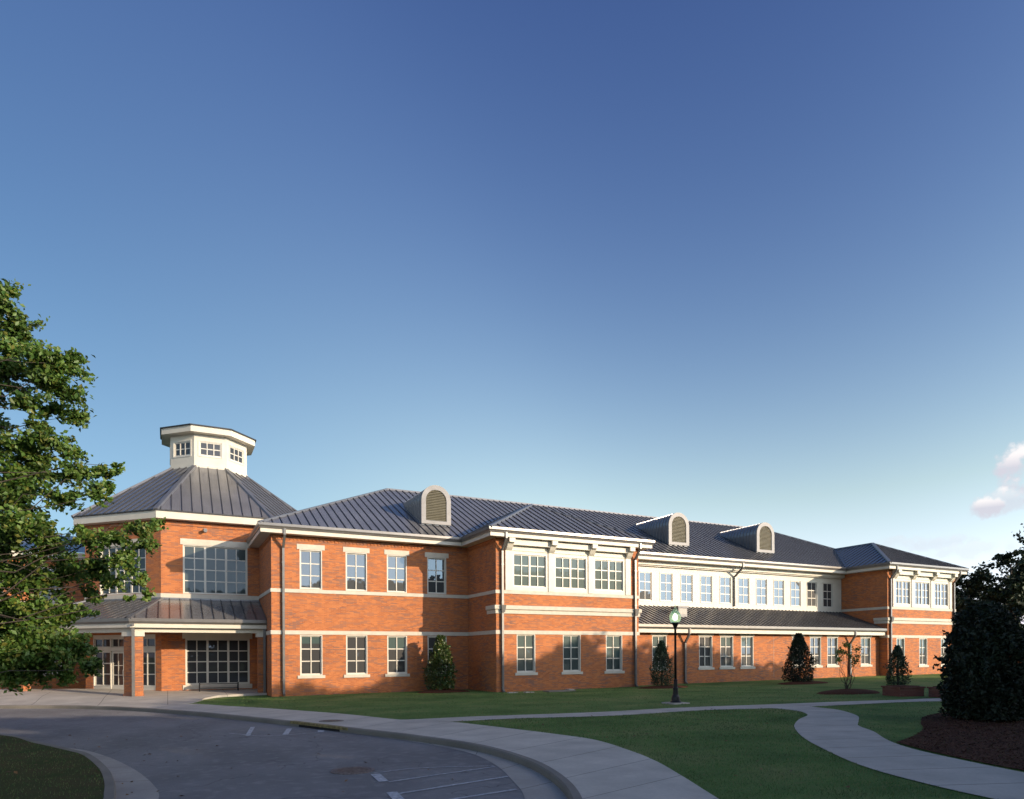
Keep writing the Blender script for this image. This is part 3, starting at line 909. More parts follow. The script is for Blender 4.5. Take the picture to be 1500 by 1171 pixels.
mb = MB(); mb.sweep([(b1 + 0.05, D), (c0 - 0.03, D)], [(0, 3.62), (0.55, 3.62), (0.55, 3.90), (0, 3.90)]); mb.build('fascia', M['white'], lr)
mb = MB(); mb.sweep([(b1 + 0.05, D), (c0 + 0.08, D)], [(0.552, 3.89), (0.62, 3.89), (0.69, 4.0), (0.69, 4.17), (0.552, 4.17)]); mb.build('gutter', M['gutter'], lr)
mb = MB(); mb.obox((b1 + 0.04, A2), X1, 0, c0 - b1 - 0.08, 0.002, 0.03, 5.66, 5.80); mb.build('flashing', M['white'], lr)
# roof vent on the lean-to
mb = MB(); mb.box(32.15, 32.95, 38.0, 38.7, 4.6, 5.45); mb.box(32.08, 33.02, 37.93, 38.77, 5.45, 5.58)
rv = mb.build('roof_vent', M['silver'], lr)
mb = MB(); [mb.box(32.22, 32.88, 37.985, 37.998, 5.02 + k * 0.08, 5.06 + k * 0.08) for k in range(5)]; mb.build('vent_slats', M['gutter'], rv)

# --- main roof ----------------------------------------------------------
E_ = 0.72; z_e = 9.45
def Zm(y): return z_e + SL * (y - (A - E_))
xl, xr, yf, yb = a0 - E_, c1 + 0.9, A - E_, 59.65
yr_ = 49.55; zr = Zm(yr_); rl, rr = xl + (yr_ - yf), xr - (yr_ - yf)
mb = MB(); ms = MB(); mc = MB()
roof_plane(mb, ms, [(xl, yf, z_e), (xr, yf, z_e), (rr, yr_, zr), (rl, yr_, zr)], 0.5)
roof_plane(mb, ms, [(xl, yb, z_e), (xl, yf, z_e), (rl, yr_, zr)], 0.5)
roof_plane(mb, ms, [(xr, yf, z_e), (xr, yb, z_e), (rr, yr_, zr)], 0.5)
roof_plane(mb, ms, [(xr, yb, z_e), (xl, yb, z_e), (rl, yr_, zr), (rr, yr_, zr)], 0.5)
for p, q in [((xl, yf, z_e), (rl, yr_, zr)), ((rl, yr_, zr), (rr, yr_, zr)), ((xr, yf, z_e), (rr, yr_, zr)), ((xl, yb, z_e), (rl, yr_, zr))]: cap(mc, p, q, 0.10)
main_roof = build_multi('roof', [(mb, M['roof']), (ms, M['seam']), (mc, M['cap'])], school)
for (x0, x1, Y) in [(b0, b1, B), (c0, c1, C)]:
    l, r_, f = x0 - E_, x1 + E_, Y - E_; run = (r_ - l) / 2; mx = (l + r_) / 2
    ay, az = f + run, z_e + SL * run; by = yf + run
    mb = MB(); ms = MB(); mc = MB()
    roof_plane(mb, ms, [(l, f, z_e), (r_, f, z_e), (mx, ay, az)], 0.5)
    roof_plane(mb, ms, [(l, yf, z_e), (l, f, z_e), (mx, ay, az), (mx, by, az)], 0.5)
    roof_plane(mb, ms, [(r_, f, z_e), (r_, yf, z_e), (mx, by, az), (mx, ay, az)], 0.5)
    cap(mc, (l, f, z_e), (mx, ay, az), 0.15); cap(mc, (r_, f, z_e), (mx, ay, az), 0.06, 0.06); cap(mc, (mx, ay, az), (mx, by, az), 0.10)
    cap(mc, (l, yf, z_e + 0.01), (mx, by, az), 0.12, 0.03); cap(mc, (r_, yf, z_e + 0.01), (mx, by, az), 0.12, 0.03)
    br = build_multi('roof', [(mb, M['roof']), (ms, M['seam']), (mc, M['cap'])], school)
outline = [(a0, 46.2), (a0, A), (b0, A), (b0, B), (b1, B), (b1, A), (c0, A), (c0, C), (c1, C), (c1, 59.6)]
mb = MB(); mb.sweep(outline, [(0, EAVE), (0.63, EAVE), (0.63, 9.21), (0, 9.21)]); mb.build('fascia', M['white'], main_roof)
mb = MB(); mb.sweep(outline, [(0.632, 9.19), (0.69, 9.19), (0.71, 9.26), (0.76, 9.33), (0.76, 9.47), (0.632, 9.47)]); mb.build('gutter', M['gutter'], main_roof)
mb = MB(); wall(mb, (c1, 59.5), (a0, 59.5), WZ0, 9.3); mb.build('wall', M['brick'], school)


# --- dormers --------------------------------------------------------------
def arch(cx, z0, zs, r, n=14, rx=None):
    pts = [(cx - r, z0), ]
    for k in range(n + 1):
        a = math.pi - math.pi * k / n
        pts.append((cx + r * math.cos(a), zs + r * math.sin(a)))
    pts.append((cx + r, z0)); return pts
for cx in (15.42, 35.22, 44.38):
    yfz = 41.62; r = 0.97; z0, zs = 10.45, 12.08
    mb = MB(); o_ = arch(cx, z0, zs, r - 0.02)
    mb.hexa([(x, yfz, z) for x, z in o_], [(x, 47.2, z) for x, z in o_])
    y = yfz + 0.35
    while y < 46.5:                                   # standing seams over the barrel
        i_ = arch(cx, z0, zs, r + 0.02)
        mb.hexa([(x, y, z) for x, z in i_], [(x, y + 0.035, z) for x, z in i_]); y += 0.36
    dm = mb.build('dormer', M['roof'], school)
    mb = MB(); oo, ii_ = arch(cx, z0 + 0.12, zs, r + 0.03), arch(cx, z0 + 0.34, zs, r - 0.27)
    n = len(oo)
    def yv(p, y): return (p[0], y, p[1])
    for k in range(n):
        k2 = (k + 1) % n
        a, b, c, d = oo[k], oo[k2], ii_[k2], ii_[k]
        mb.face([yv(a, yfz - 0.12), yv(b, yfz - 0.12), yv(c, yfz - 0.12), yv(d, yfz - 0.12)])
        mb.face([yv(a, yfz - 0.12), yv(b, yfz - 0.12), yv(b, yfz + 0.05), yv(a, yfz + 0.05)])
        mb.face([yv(d, yfz - 0.12), yv(c, yfz - 0.12), yv(c, yfz + 0.02), yv(d, yfz + 0.02)])
    mb.build('dormer_trim', M['silver'], dm)
    mb = MB(); z = z0 + 0.38
    while z < zs + r - 0.32:
        h = r - 0.28 if z < zs else math.sqrt(max(0.001, (r - 0.28) ** 2 - (z - zs) ** 2))
        mb.hexa([(cx - h, yfz - 0.085, z), (cx + h, yfz - 0.085, z), (cx + h, yfz - 0.005, z + 0.085), (cx - h, yfz - 0.005, z + 0.085)],
                [(cx - h, yfz - 0.085, z + 0.02), (cx + h, yfz - 0.085, z + 0.02), (cx + h, yfz - 0.005, z + 0.105), (cx - h, yfz - 0.005, z + 0.105)])
        z += 0.105
    mb.build('louver', M['louver'], dm)


# --- downpipes --------------------------------------------------------------
def downpipe(x, yw, ztop, zbot, over=0.66, foot=True, head=None, neck=True):
    mb = MB(); r = 0.062
    def sq(pts):          # square pipe swept in the YZ plane
        for (ya, za), (yb_, zb) in zip(pts, pts[1:]):
            dy, dz = yb_ - ya, zb - za; l = math.hypot(dy, dz); ny, nz_ = -dz / l * r, dy / l * r
            e = 0.02
            ya2, za2, yb2, zb2 = ya - dy / l * e, za - dz / l * e, yb_ + dy / l * e, zb + dz / l * e
            mb.hexa([(x - r, ya2 - ny, za2 - nz_), (x + r, ya2 - ny, za2 - nz_), (x + r, ya2 + ny, za2 + nz_), (x - r, ya2 + ny, za2 + nz_)],
                    [(x - r, yb2 - ny, zb2 - nz_), (x + r, yb2 - ny, zb2 - nz_), (x + r, yb2 + ny, zb2 + nz_), (x - r, yb2 + ny, zb2 + nz_)])
    pts = [(yw - over, ztop), (yw - over, ztop - 0.30), (yw - 0.11, ztop - 0.95), (yw - 0.11, zbot + 0.12)]
    if foot: pts += [(yw - 0.28, zbot + 0.02)]
    sq(pts)
    dp = mb.build('downpipe', M['pipe'], school)
    mb = MB()
    for z in np.arange(zbot + 0.8, ztop - 1.2, 2.2): mb.box(x - 0.085, x + 0.085, yw - 0.185, yw - 0.002, z, z + 0.05)
    if len(mb.v): mb.build('pipe_strap', M['gutter'], dp)
    if head:
        mb = MB(); mb.hexa([(x - 0.10, yw - 0.25, head), (x + 0.10, yw - 0.25, head), (x + 0.10, yw - 0.02, head), (x - 0.10, yw - 0.02, head)],
                           [(x - 0.15, yw - 0.32, head + 0.42), (x + 0.15, yw - 0.32, head + 0.42), (x + 0.15, yw - 0.02, head + 0.42), (x - 0.15, yw - 0.02, head + 0.42)])
        mb.build('rain_head', M['pipe'], dp)
downpipe(5.80, A, 9.2, 0.0)
downpipe(17.36, B, 9.2, 0.02, head=4.66)
downpipe(26.83, B, 9.2, 0.1, head=4.66)
downpipe(39.85, A2, 9.2, 5.82, over=0.98, foot=False)
downpipe(31.75, D, 3.9, 0.15, over=0.58)
downpipe(48.6, D, 3.9, 0.3, over=0.58)
downpipe(52.6, C, 9.2, 0.33, head=4.72)
downpipe(61.1, C, 9.2, 0.4, head=4.72)

# --- the octagonal entrance tower ----------------------------------------------
OC = (2.65, 52.88)
def octo(ap, ks=range(8)):
    r = ap / math.cos(math.pi / 8)
    return [(OC[0] + r * math.cos(R(157.5 + 45 * k)), OC[1] + r * math.sin(R(157.5 + 45 * k))) for k in ks]
AP = 7.18; V = octo(AP)        # V[0]->V[1] left face, V[1]->V[2] front left, V[2]->V[3] front
side = math.dist(V[1], V[2])
FZ = 0.16
mb = MB()
up_o = (1.17, 4.80, 5.97, 8.92); gr_o = (1.28, 4.90, 0.47, 3.27)
wall(mb, V[0], V[1], WZ0, 10.4)
wall(mb, V[1], V[2], WZ0, 10.4, [up_o, (0.62, 5.50, FZ + 0.02, 3.52)])
wall(mb, V[2], V[3], WZ0, 10.4, [up_o, gr_o])
for k in (3, 4, 5, 6, 7): wall(mb, V[k], V[(k + 1) % 8], WZ0, 10.4)
mb.sweep(octo(AP, [0, 1, 2, 3]), [(0, 10.02), (0.05, 10.02), (0.05, 10.28), (0, 10.28)])
mb.build('wall', M['brick'], school)
def dirv(p, q): l = math.dist(p, q); return ((q[0] - p[0]) / l, (q[1] - p[1]) / l)
dF, dL = dirv(V[2], V[3]), dirv(V[1], V[2])
for p, d, in ((V[2], dF), (V[1], dL)):
    window(p, d, up_o[0], up_o[1], up_o[2], up_o[3], 6, 4, 'glass_tower', wide=(2, 4), lintel=(0.14, 8.92, 9.27, 'stone'))
window(V[2], dF, gr_o[0], gr_o[1], gr_o[2], gr_o[3], 6, 4, 'glass', wide=(2, 4), lintel=(0.16, 3.27, 3.66, 'white'), sill=(0.14, 0.20, 0.47))
# storefront entrance on the front left face
sf = (0.62, 5.50)
window(V[1], dL, sf[0], 2.02, FZ + 0.22, 2.55, 2, 3, 'glass', set_back=0.10)
window(V[1], dL, 4.10, sf[1], FZ + 0.22, 2.55, 2, 3, 'glass', set_back=0.10)
mb = MB(); mb.obox(V[1], dL, sf[0], 2.02, -0.2, -0.02, FZ - 0.1, FZ + 0.22); mb.obox(V[1], dL, 4.10, sf[1], -0.2, -0.02, FZ - 0.1, FZ + 0.22)
mb.obox(V[1], dL, sf[0], sf[1], -0.2, -0.01, 2.55, 2.72); mb.obox(V[1], dL, sf[0], sf[1], -0.2, -0.01, 3.36, 3.52)
mb.build('entrance_frame', M['frame'], school)
window(V[1], dL, sf[0], 2.02, 2.72, 3.36, 2, 1, 'glass', set_back=0.10); window(V[1], dL, 2.02, 4.10, 2.72, 3.36, 4, 1, 'glass', wide=(2,), set_back=0.10)
window(V[1], dL, 4.10, sf[1], 2.72, 3.36, 2, 1, 'glass', set_back=0.10)
for (u0, u1, hu) in ((2.04, 3.05, 2.95), (3.07, 4.08, 3.17)):
    mb = MB(); T = 0.12
    mb.obox(V[1], dL, u0, u0 + T, -0.13, -0.07, FZ, 2.53); mb.obox(V[1], dL, u1 - T, u1, -0.13, -0.07, FZ, 2.53)
    mb.obox(V[1], dL, u0 + T, u1 - T, -0.13, -0.07, 2.40, 2.53); mb.obox(V[1], dL, u0 + T, u1 - T, -0.13, -0.07, FZ, FZ + 0.32)
    mb.obox(V[1], dL, (u0 + u1) / 2 - 0.02, (u0 + u1) / 2 + 0.02, -0.12, -0.075, FZ + 0.32, 2.40)
    for q in (0.33, 0.66): mb.obox(V[1], dL, u0 + T, u1 - T, -0.12, -0.08, FZ + 0.32 + q * 1.76, FZ + 0.36 + q * 1.76)
    dr = mb.build('entrance_door', M['frame'], school)
    mb = MB(); mb.obox(V[1], dL, u0 + T - 0.01, u1 - T + 0.01, -0.105, -0.095, FZ + 0.31, 2.41); mb.build('pane', M['glass'], dr)
    mb = MB(); mb.obox(V[1], dL, hu - 0.02, hu + 0.02, -0.06, -0.02, FZ + 0.85, FZ + 1.25)
    mb.obox(V[1], dL, hu - 0.015, hu + 0.015, -0.08, -0.03, FZ + 0.88, FZ + 0.91); mb.obox(V[1], dL, hu - 0.015, hu + 0.015, -0.08, -0.03, FZ + 1.19, FZ + 1.22)
    mb.build('handle', M['silver'], dr)
mb = MB(); mb.sweep(octo(AP, [0, 1, 2]) + [(5.14, V[2][1])], [(-0.02, 5.70), (0.05, 5.70), (0.05, 5.94), (-0.02, 5.955)]); mb.build('sill_band', M['stone'], school)
mb = MB(); mb.sweep(octo(AP), [(-0.05, 10.30), (0.58, 10.30), (0.58, 10.76), (-0.05, 10.76)], True); mb.build('fascia', M['white'], school)
mb = MB(); ms = MB(); mc = MB(); lo, hi = octo(AP + 0.64), octo(2.36); zl, zh = 10.78, 10.78 + 0.756 * (AP + 0.64 - 2.36)
for k in range(8):
    k2 = (k + 1) % 8
    roof_plane(mb, ms, [(*lo[k], zl), (*lo[k2], zl), (*hi[k2], zh), (*hi[k], zh)], 0.56)
    cap(mc, (*lo[k], zl), (*hi[k], zh), 0.17, 0.08)
ms.sweep(octo(AP), [(0.55, 10.73), (0.66, 10.73), (0.66, 10.80), (0.55, 10.80)], True)
tr = build_multi('roof', [(mb, M['roof']), (ms, M['seam']), (mc, M['cap'])], school)
# cupola
CV = octo(2.41); cs = math.dist(CV[0], CV[1])
mb = MB(); cw = []
for k in range(8): wall(mb, CV[k], CV[(k + 1) % 8], 14.3, 17.1, [(cs / 2 - 0.70, cs / 2 + 0.70, 15.63, 16.62)], 0.2)
mb.sweep(CV, [(0, 14.7), (0.05, 14.7), (0.05, 15.0), (0, 15.02)], True)
cup = mb.build('cupola', M['white'], school)
for k in range(8):
    w = window(CV[k], dirv(CV[k], CV[(k + 1) % 8]), cs / 2 - 0.70, cs / 2 + 0.70, 15.63, 16.62, 3, 2, 'glass', casing=0.06, set_back=0.06)
mb = MB(); mb.sweep(CV, [(-0.05, 17.05), (0.54, 17.05), (0.54, 17.46), (-0.05, 17.46)], True); mb.build('cupola_fascia', M['white'], cup)
mb = MB(); ms = MB(); lo = octo(2.41 + 0.60)
for k in range(8):
    k2 = (k + 1) % 8
    roof_plane(mb, ms, [(*lo[k], 17.47), (*lo[k2], 17.47), (OC[0], OC[1], 18.25)], 0.5, h=0.04)
    cap(ms, (*lo[k], 17.47), (OC[0], OC[1], 18.25), 0.06, 0.04)
ms.sweep(CV, [(0.5, 17.44), (0.63, 17.44), (0.63, 17.51), (0.5, 17.51)], True)
cr = build_multi('cupola_roof', [(mb, M['roof']), (ms, M['seam'])], cup)
# wall light under the tower eave
mb = MB(); yF = V[2][1]
mb.box(2.0, 2.16, yF - 0.10, yF + 0.02, 9.72, 9.95); mb.tube([(2.08, yF - 0.08, 9.85), (2.08, yF - 0.40, 9.78)], [0.07, 0.11], 10)
mb.build('wall_light', M['silver'], school)

# --- porch --------------------------------------------------------------------
PA = 10.88
mb = MB(); ms = MB(); mc = MB(); lo, hi = octo(PA - 0.04), octo(AP - 0.03); zl, zh = 4.26, 5.64
for k in (0, 1, 2):
    roof_plane(mb, ms, [(*lo[k], zl), (*lo[k + 1], zl), (*hi[k + 1], zh), (*hi[k], zh)], 0.56)
for k in (1, 2): cap(mc, (*lo[k], zl), (*hi[k], zh), 0.14, 0.06)
pr = build_multi('porch_roof', [(mb, M['roof']), (ms, M['seam']), (mc, M['cap'])], school)
def pth(ap): q = octo(ap, [0, 1, 2]); return q + [(5.15, q[2][1])]
mb = MB(); mb.sweep(pth(PA - 0.16), [(0.0, 4.0), (0.06, 4.0), (0.13, 4.10), (0.13, 4.275), (0.0, 4.275)]); mb.build('gutter', M['gutter'], pr)
mb = MB(); mb.sweep(pth(PA - 0.9), [(0.0, 3.77), (0.735, 3.77), (0.735, 4.01), (0.0, 4.01)]); mb.build('fascia', M['white'], pr)
mb = MB(); mb.sweep(pth(PA - 0.9), [(0.02, 3.53), (0.40, 3.53), (0.40, 3.768), (0.02, 3.768)]); mb.build('beam', M['white'], pr)
mb = MB(); q = octo(AP + 0.01, [0, 1, 2]) + [(5.15, V[2][1] - 0.01)]; w_ = pth(PA - 0.88)
for k in range(3): mb.face([(*q[k], 3.70), (*w_[k], 3.70), (*w_[k + 1], 3.70), (*q[k + 1], 3.70)])
mb.build('porch_ceiling', M['white'], pr)
mb = MB(); mb.sweep(octo(AP, [0, 1, 2]) + [(5.14, V[2][1])], [(0.0, 5.60), (0.06, 5.60), (0.06, 5.70), (0.0, 5.70)]); mb.build('flashing', M['cap'], pr)
def porch_column(c, d1, d2):
    """brick pier on an octagon corner: arms along both beam directions"""
    base = (c[0], c[1])
    def arm(mb, z0, z1, e):
        for d, L_ in ((d1, 0.58), (d2, 0.58)):
            n = (d[1], -d[0])
        a1 = (base[0] - d1[0] * (0.62 + e), base[1] - d1[1] * (0.62 + e)); a2 = (base[0] + d2[0] * (0.50 + e), base[1] + d2[1] * (0.50 + e))
        n1 = (-d1[1], d1[0]); n2 = (-d2[1], d2[0])
        k = e * 0.414
        p = [(a1[0] - n1[0] * e, a1[1] - n1[1] * e), (base[0] - (n1[0] + n2[0]) * e / 1.707, base[1] - (n1[1] + n2[1]) * e / 1.707),
             (a2[0] - n2[0] * e, a2[1] - n2[1] * e), (a2[0] + n2[0] * (0.45 + e), a2[1] + n2[1] * (0.45 + e)),
             (base[0] + (n1[0] + n2[0]) * 0.27, base[1] + (n1[1] + n2[1]) * 0.27), (a1[0] + n1[0] * (0.45 + e), a1[1] + n1[1] * (0.45 + e))]
        mb.prism(p, z0, z1)
    mb = MB(); arm(mb, -0.3, 3.30, 0.0); arm(mb, -0.3, 0.16, 0.03); col = mb.build('porch_column', M['brick'], school)
    mb = MB(); arm(mb, 3.30, 3.535, 0.07); mb.build('capital', M['white'], col)
pc = octo(PA - 0.42)
porch_column(pc[2], dirv(pc[1], pc[2]), dirv(pc[2], pc[3]))
porch_column(pc[1], dirv(pc[0], pc[1]), dirv(pc[1], pc[2]))
mb = MB(); mb.box(4.72, 5.14, 42.45, 42.9, -0.2, 3.3); col = mb.build('porch_column', M['brick'], school)
mb = MB(); mb.box(4.62, 5.14, 42.38, 42.97, 3.3, 3.535); mb.build('capital', M['white'], col)
# porch downpipes
px_, py_ = pc[2][0] + 0.03, pc[2][1] - 0.09
mb = MB(); mb.box(px_ - 0.075, px_ + 0.075, py_ - 0.06, py_ + 0.06, 0.02, 4.0); mb.box(px_ - 0.06, px_ + 0.06, PA * 0 + pc[2][1] - 0.42, py_ + 0.0, 3.86, 3.99); mb.build('downpipe', M['pipe'], school)
mb = MB(); mb.box(4.98, 5.11, 42.2, 42.33, 0.05, 4.0); mb.build('downpipe', M['pipe'], school)

# --- further wing behind the left tree ------------------------------------------
mb = MB(); wx0, wx1, wy0, wy1 = -34.0, V[0][0] + 0.3, 55.0, 66.0
ops = [(4 + 3.2 * k, 5.25 + 3.2 * k, z, z + 2.2) for k in range(8) for z in (1.1, 5.98)]
wall(mb, (wx0, wy0), (wx1, wy0), WZ0, 9.2, ops); wall(mb, (wx0, wy1), (wx0, wy0), WZ0, 9.2)
mb.build('wall', M['brick'], school)
for o_ in ops: window((wx0, wy0), X1, o_[0], o_[1], o_[2], o_[3], 2, 3, 'glass', sill=(0.12, o_[2] - 0.16, o_[2]))
mb = MB(); ms = MB()
roof_plane(mb, ms, [(wx0 - 0.7, wy0 - 0.7, 9.2), (wx1, wy0 - 0.7, 9.2), (wx1, wy0 + 5.5, 11.2), (wx0 + 6, wy0 + 5.5, 11.2)], 0.5)
lw = build_multi('roof', [(mb, M['roof']), (ms, M['seam'])], school)
mb = MB(); mb.sweep([(wx0, wy0), (wx1 - 0.4, wy0)], [(0, 8.75), (0.63, 8.75), (0.63, 9.18), (0, 9.18)]); mb.build('fascia', M['white'], lw)
mb = MB(); mb.sweep([(wx0, wy0), (wx1 - 0.4, wy0)], [(-0.02, 5.7), (0.05, 5.7), (0.05, 5.94), (-0.02, 5.94)]); mb.build('sill_band', M['stone'], school)


# ------------------------------------------------------------------ bench, lamp, planters
bx0, bx1, by = 1.66, 3.84, 44.75; bz = PZ(2.7, by)
bench = thing('park_bench', 'low dark bench standing in the shade of the entrance porch', 'bench', ((bx0 + bx1) / 2, by, bz))
W2 = (bx1 - bx0) / 2
mb = MB()
for k in range(4): mb.box(-W2 + 0.03, W2 - 0.03, -0.22 + k * 0.115, -0.12 + k * 0.115, 0.41, 0.45)
mb.build('seat', M['wood'], bench)
for sx_ in (-W2, W2 - 0.06):
    mb = MB()
    for yy in (-0.24, 0.2): mb.box(sx_, sx_ + 0.055, yy, yy + 0.05, 0, 0.52)
    mb.box(sx_, sx_ + 0.055, -0.19, 0.2, 0.46, 0.52); mb.box(sx_ + 0.005, sx_ + 0.05, -0.19, 0.2, 0.36, 0.405)
    mb.build('leg', M['black'], bench)
mb = MB(); mb.box(-W2 + 0.05, W2 - 0.055, -0.02, 0.02, 0.16, 0.2); mb.build('stretcher', M['black'], bench)

lx, ly = 19.62, 23.40
lamp = thing('street_lamp', 'black post lamp with green glass acorn globe on the lawn', 'street lamp', (lx, ly, G(lx)))
mb = MB(); mb.box(-0.42, 0.42, -0.42, 0.42, -0.1, 0.055); mb.build('footing', M['plaza'], lamp)
mb = MB(); mb.lathe([(0.24, 0.05), (0.24, 0.10), (0.19, 0.14), (0.17, 0.30), (0.12, 0.40), (0.11, 0.62), (0.125, 0.66), (0.085, 0.72), (0.078, 0.98), (0.09, 1.02), (0.06, 1.06)], sides=16)
mb.build('base', M['black'], lamp)
mb = MB(); mb.lathe([(0.058, 1.05), (0.052, 2.2), (0.046, 3.20), (0.06, 3.22), (0.06, 3.25), (0.045, 3.28)], sides=14); mb.build('pole', M['black'], lamp, smooth=True)
mb = MB(); mb.lathe([(0.05, 3.26), (0.07, 3.30), (0.105, 3.39), (0.155, 3.46), (0.165, 3.505), (0.14, 3.51)], sides=18); mb.build('globe_holder', M['black'], lamp, smooth=True)
mb = MB(); mb.lathe([(0.15, 3.50), (0.20, 3.56), (0.238, 3.64), (0.25, 3.73), (0.238, 3.83), (0.20, 3.92), (0.14, 3.99), (0.10, 4.02)], sides=26); mb.build('globe', M['globe'], lamp, smooth=True)
bulbm, bnt, bout = newmat('lit_bulb'); be = bnt.nodes.new('ShaderNodeEmission'); be.inputs[0].default_value = (0.95, 1.0, 0.85, 1); be.inputs[1].default_value = 7.0; bnt.links.new(be.outputs[0], bout.inputs[0])
mb = MB(); mb.lathe([(0.02, 3.62), (0.075, 3.66), (0.085, 3.75), (0.065, 3.84), (0.015, 3.88)], sides=14); mb.build('bulb', bulbm, lamp, smooth=True)
mb = MB(); mb.lathe([(0.105, 4.015), (0.11, 4.04), (0.075, 4.09), (0.035, 4.13), (0.045, 4.17), (0.018, 4.23), (0.005, 4.26)], sides=16); mb.build('finial', M['globe'], lamp, smooth=True)

M['pbrick'] = M['brick']
M['pbrick'] = M['brick'].copy(); M['pbrick'].name = 'shade_toned_brick'  # copy of the wall brick with the planters' shade put into its colours
for n_ in M['pbrick'].node_tree.nodes:
    if n_.type == 'TEX_BRICK' and n_.inputs['Color1'].default_value[0] > 0.1:
        n_.inputs['Color1'].default_value = (0.15, 0.05, 0.035, 1); n_.inputs['Color2'].default_value = (0.10, 0.035, 0.026, 1); n_.inputs['Mortar'].default_value = (0.14, 0.09, 0.07, 1)
    if n_.type == 'MIX' and n_.inputs[7].default_value[0] > 0.45: n_.inputs[7].default_value = (0.16, 0.06, 0.04, 1)
def planter(x, y, w, dpt, h, label):
    t = thing('brick_planter', label, 'planter', (x, y, G(x)), 'brick planters by the path')
    mb = MB(); mb.box(-w / 2, w / 2, -dpt / 2, dpt / 2, -0.1, h - 0.07); mb.build('body', M['pbrick'], t)
    mb = MB(); mb.box(-w / 2 - 0.05, w / 2 + 0.05, -dpt / 2 - 0.05, dpt / 2 + 0.05, h - 0.07, h); mb.build('coping', M['pbrick'], t)
    mb = MB(); mb.box(-w / 2 + 0.12, w / 2 - 0.12, -dpt / 2 + 0.12, dpt / 2 - 0.12, h - 0.01, h + 0.03); mb.build('soil', M['mulch'], t)
    t.rotation_euler.z = R(-18); return t
planter(31.35, 20.95, 1.25, 1.2, 0.46, 'brick planter with an upright shrub behind, clear of the dark bush')
planter(32.0, 19.1, 1.25, 1.2, 0.46, 'brick planter half hidden by the dark bush')
# concrete pad by the bay
t = thing('utility_pad', 'low flat concrete pad in the grass under the bay windows', 'concrete pad', (20.3, 34.4, G(20.3)))
mb = MB(); mb.box(-0.9, 0.9, -0.35, 0.35, -0.05, 0.07); mb.build('slab', M['kerb'], t)
mb = MB(); mb.box(0.5, 0.85, -0.25, 0.2, 0.07, 0.13); mb.build('access_lid', M['gutterc'], t)
for (x, y, lab) in ((17.5, 34.9, 'small flat splash block left of two in the grass beside the bay corner'), (18.4, 34.6, 'small flat splash block right of two in the grass beside the bay corner')):
    t = thing('splash_block', lab, 'splash block', (x, y, G(x)), 'splash blocks by the bay')
    mb = MB(); mb.hexa([(-0.3, -0.16, -0.03), (0.3, -0.16, -0.03), (0.3, 0.16, -0.03), (-0.3, 0.16, -0.03)], [(-0.27, -0.14, 0.05), (0.27, -0.14, 0.03), (0.27, 0.14, 0.03), (-0.27, 0.14, 0.05)])
    mb.build('block', M['plaza'], t)


# ------------------------------------------------------------------ plants
def mound(x, y, rx, ry, h, rot=0.0):
    rng = np.random.default_rng(int(abs(x * 31 + y * 17)))
    mb = MB(); n, m = 44, 9; pts = []
    ph = rng.uniform(0, 6, 4)
    def rad(a): return 1 + 0.05 * math.sin(3 * a + ph[0]) + 0.04 * math.sin(7 * a + ph[1]) + 0.02 * math.sin(17 * a + ph[2])
    for i in range(m + 1):
        q = i / m
        for k in range(n):
            a = 2 * math.pi * k / n; rr = q * rad(a)
            X, Y = rr * rx * math.cos(a), rr * ry * math.sin(a)
            X, Y = X * math.cos(rot) - Y * math.sin(rot), X * math.sin(rot) + Y * math.cos(rot)
            z = h * (1 - q ** 2.2) + rng.normal(0, 0.012) * (1 - q)
            pts.append((x + X, y + Y, G(x + X) + 0.022 + z - (0.05 if i == m else 0)))
    base = len(mb.v); mb.v += pts
    for i in range(m):
        for k in range(n):
            k2 = (k + 1) % n
            mb.f.append((i * n + k, i * n + k2, (i + 1) * n + k2, (i + 1) * n + k))
    o = mb.build('mulch_bed', M['mulch'], smooth=True); o['kind'] = 'structure'; return o


def leaves_mesh(name, cen, size, mat, rng, up=0.5, aspect=0.55, fold=0.25):
    """one mesh of small folded leaves (two triangles each) at the given centres"""
    n = len(cen)
    size = np.broadcast_to(size, (n,)) * rng.uniform(0.7, 1.3, n)
    nr = rng.normal(size=(n, 3)); nr[:, 2] += up * 2; nr /= np.linalg.norm(nr, axis=1)[:, None]
    t = rng.normal(size=(n, 3)); t -= nr * (t * nr).sum(1)[:, None]; t /= np.linalg.norm(t, axis=1)[:, None]
    b = np.cross(nr, t)
    hl = (size / 2)[:, None]; hw = hl * aspect
    v = np.empty((n, 4, 3))
    v[:, 0] = cen - t * hl; v[:, 1] = cen + b * hw + nr * hl * fold; v[:, 2] = cen + t * hl; v[:, 3] = cen - b * hw + nr * hl * fold
    me = bpy.data.meshes.new(name)
    me.vertices.add(n * 4); me.vertices.foreach_set('co', v.reshape(-1).astype(np.float32))
    idx = np.arange(n)[:, None] * 4
    tri = np.concatenate([idx + 0, idx + 1, idx + 2, idx + 0, idx + 2, idx + 3], axis=1).reshape(-1)
    me.loops.add(n * 6); me.loops.foreach_set('vertex_index', tri.astype(np.int32))
    me.polygons.add(n * 2); me.polygons.foreach_set('loop_start', np.arange(0, n * 6, 3, dtype=np.int32))
    me.update(calc_edges=True); me.validate()
    me.materials.append(mat); return me


def limb(mb, p, q, r0, r1, rng, wob=0.08, n=5):
    p, q = np.array(p, float), np.array(q, float); L = np.linalg.norm(q - p); pts = []
    for i in range(n + 1):
        t = i / n; w = wob * L * math.sin(math.pi * t)
        pts.append(tuple(p + (q - p) * t + rng.normal(0, 0.35, 3) * w + np.array([0, 0, 0.25 * w])))
    mb.tube(pts, [r0 + (r1 - r0) * i / n for i in range(n + 1)], 7)
    return pts


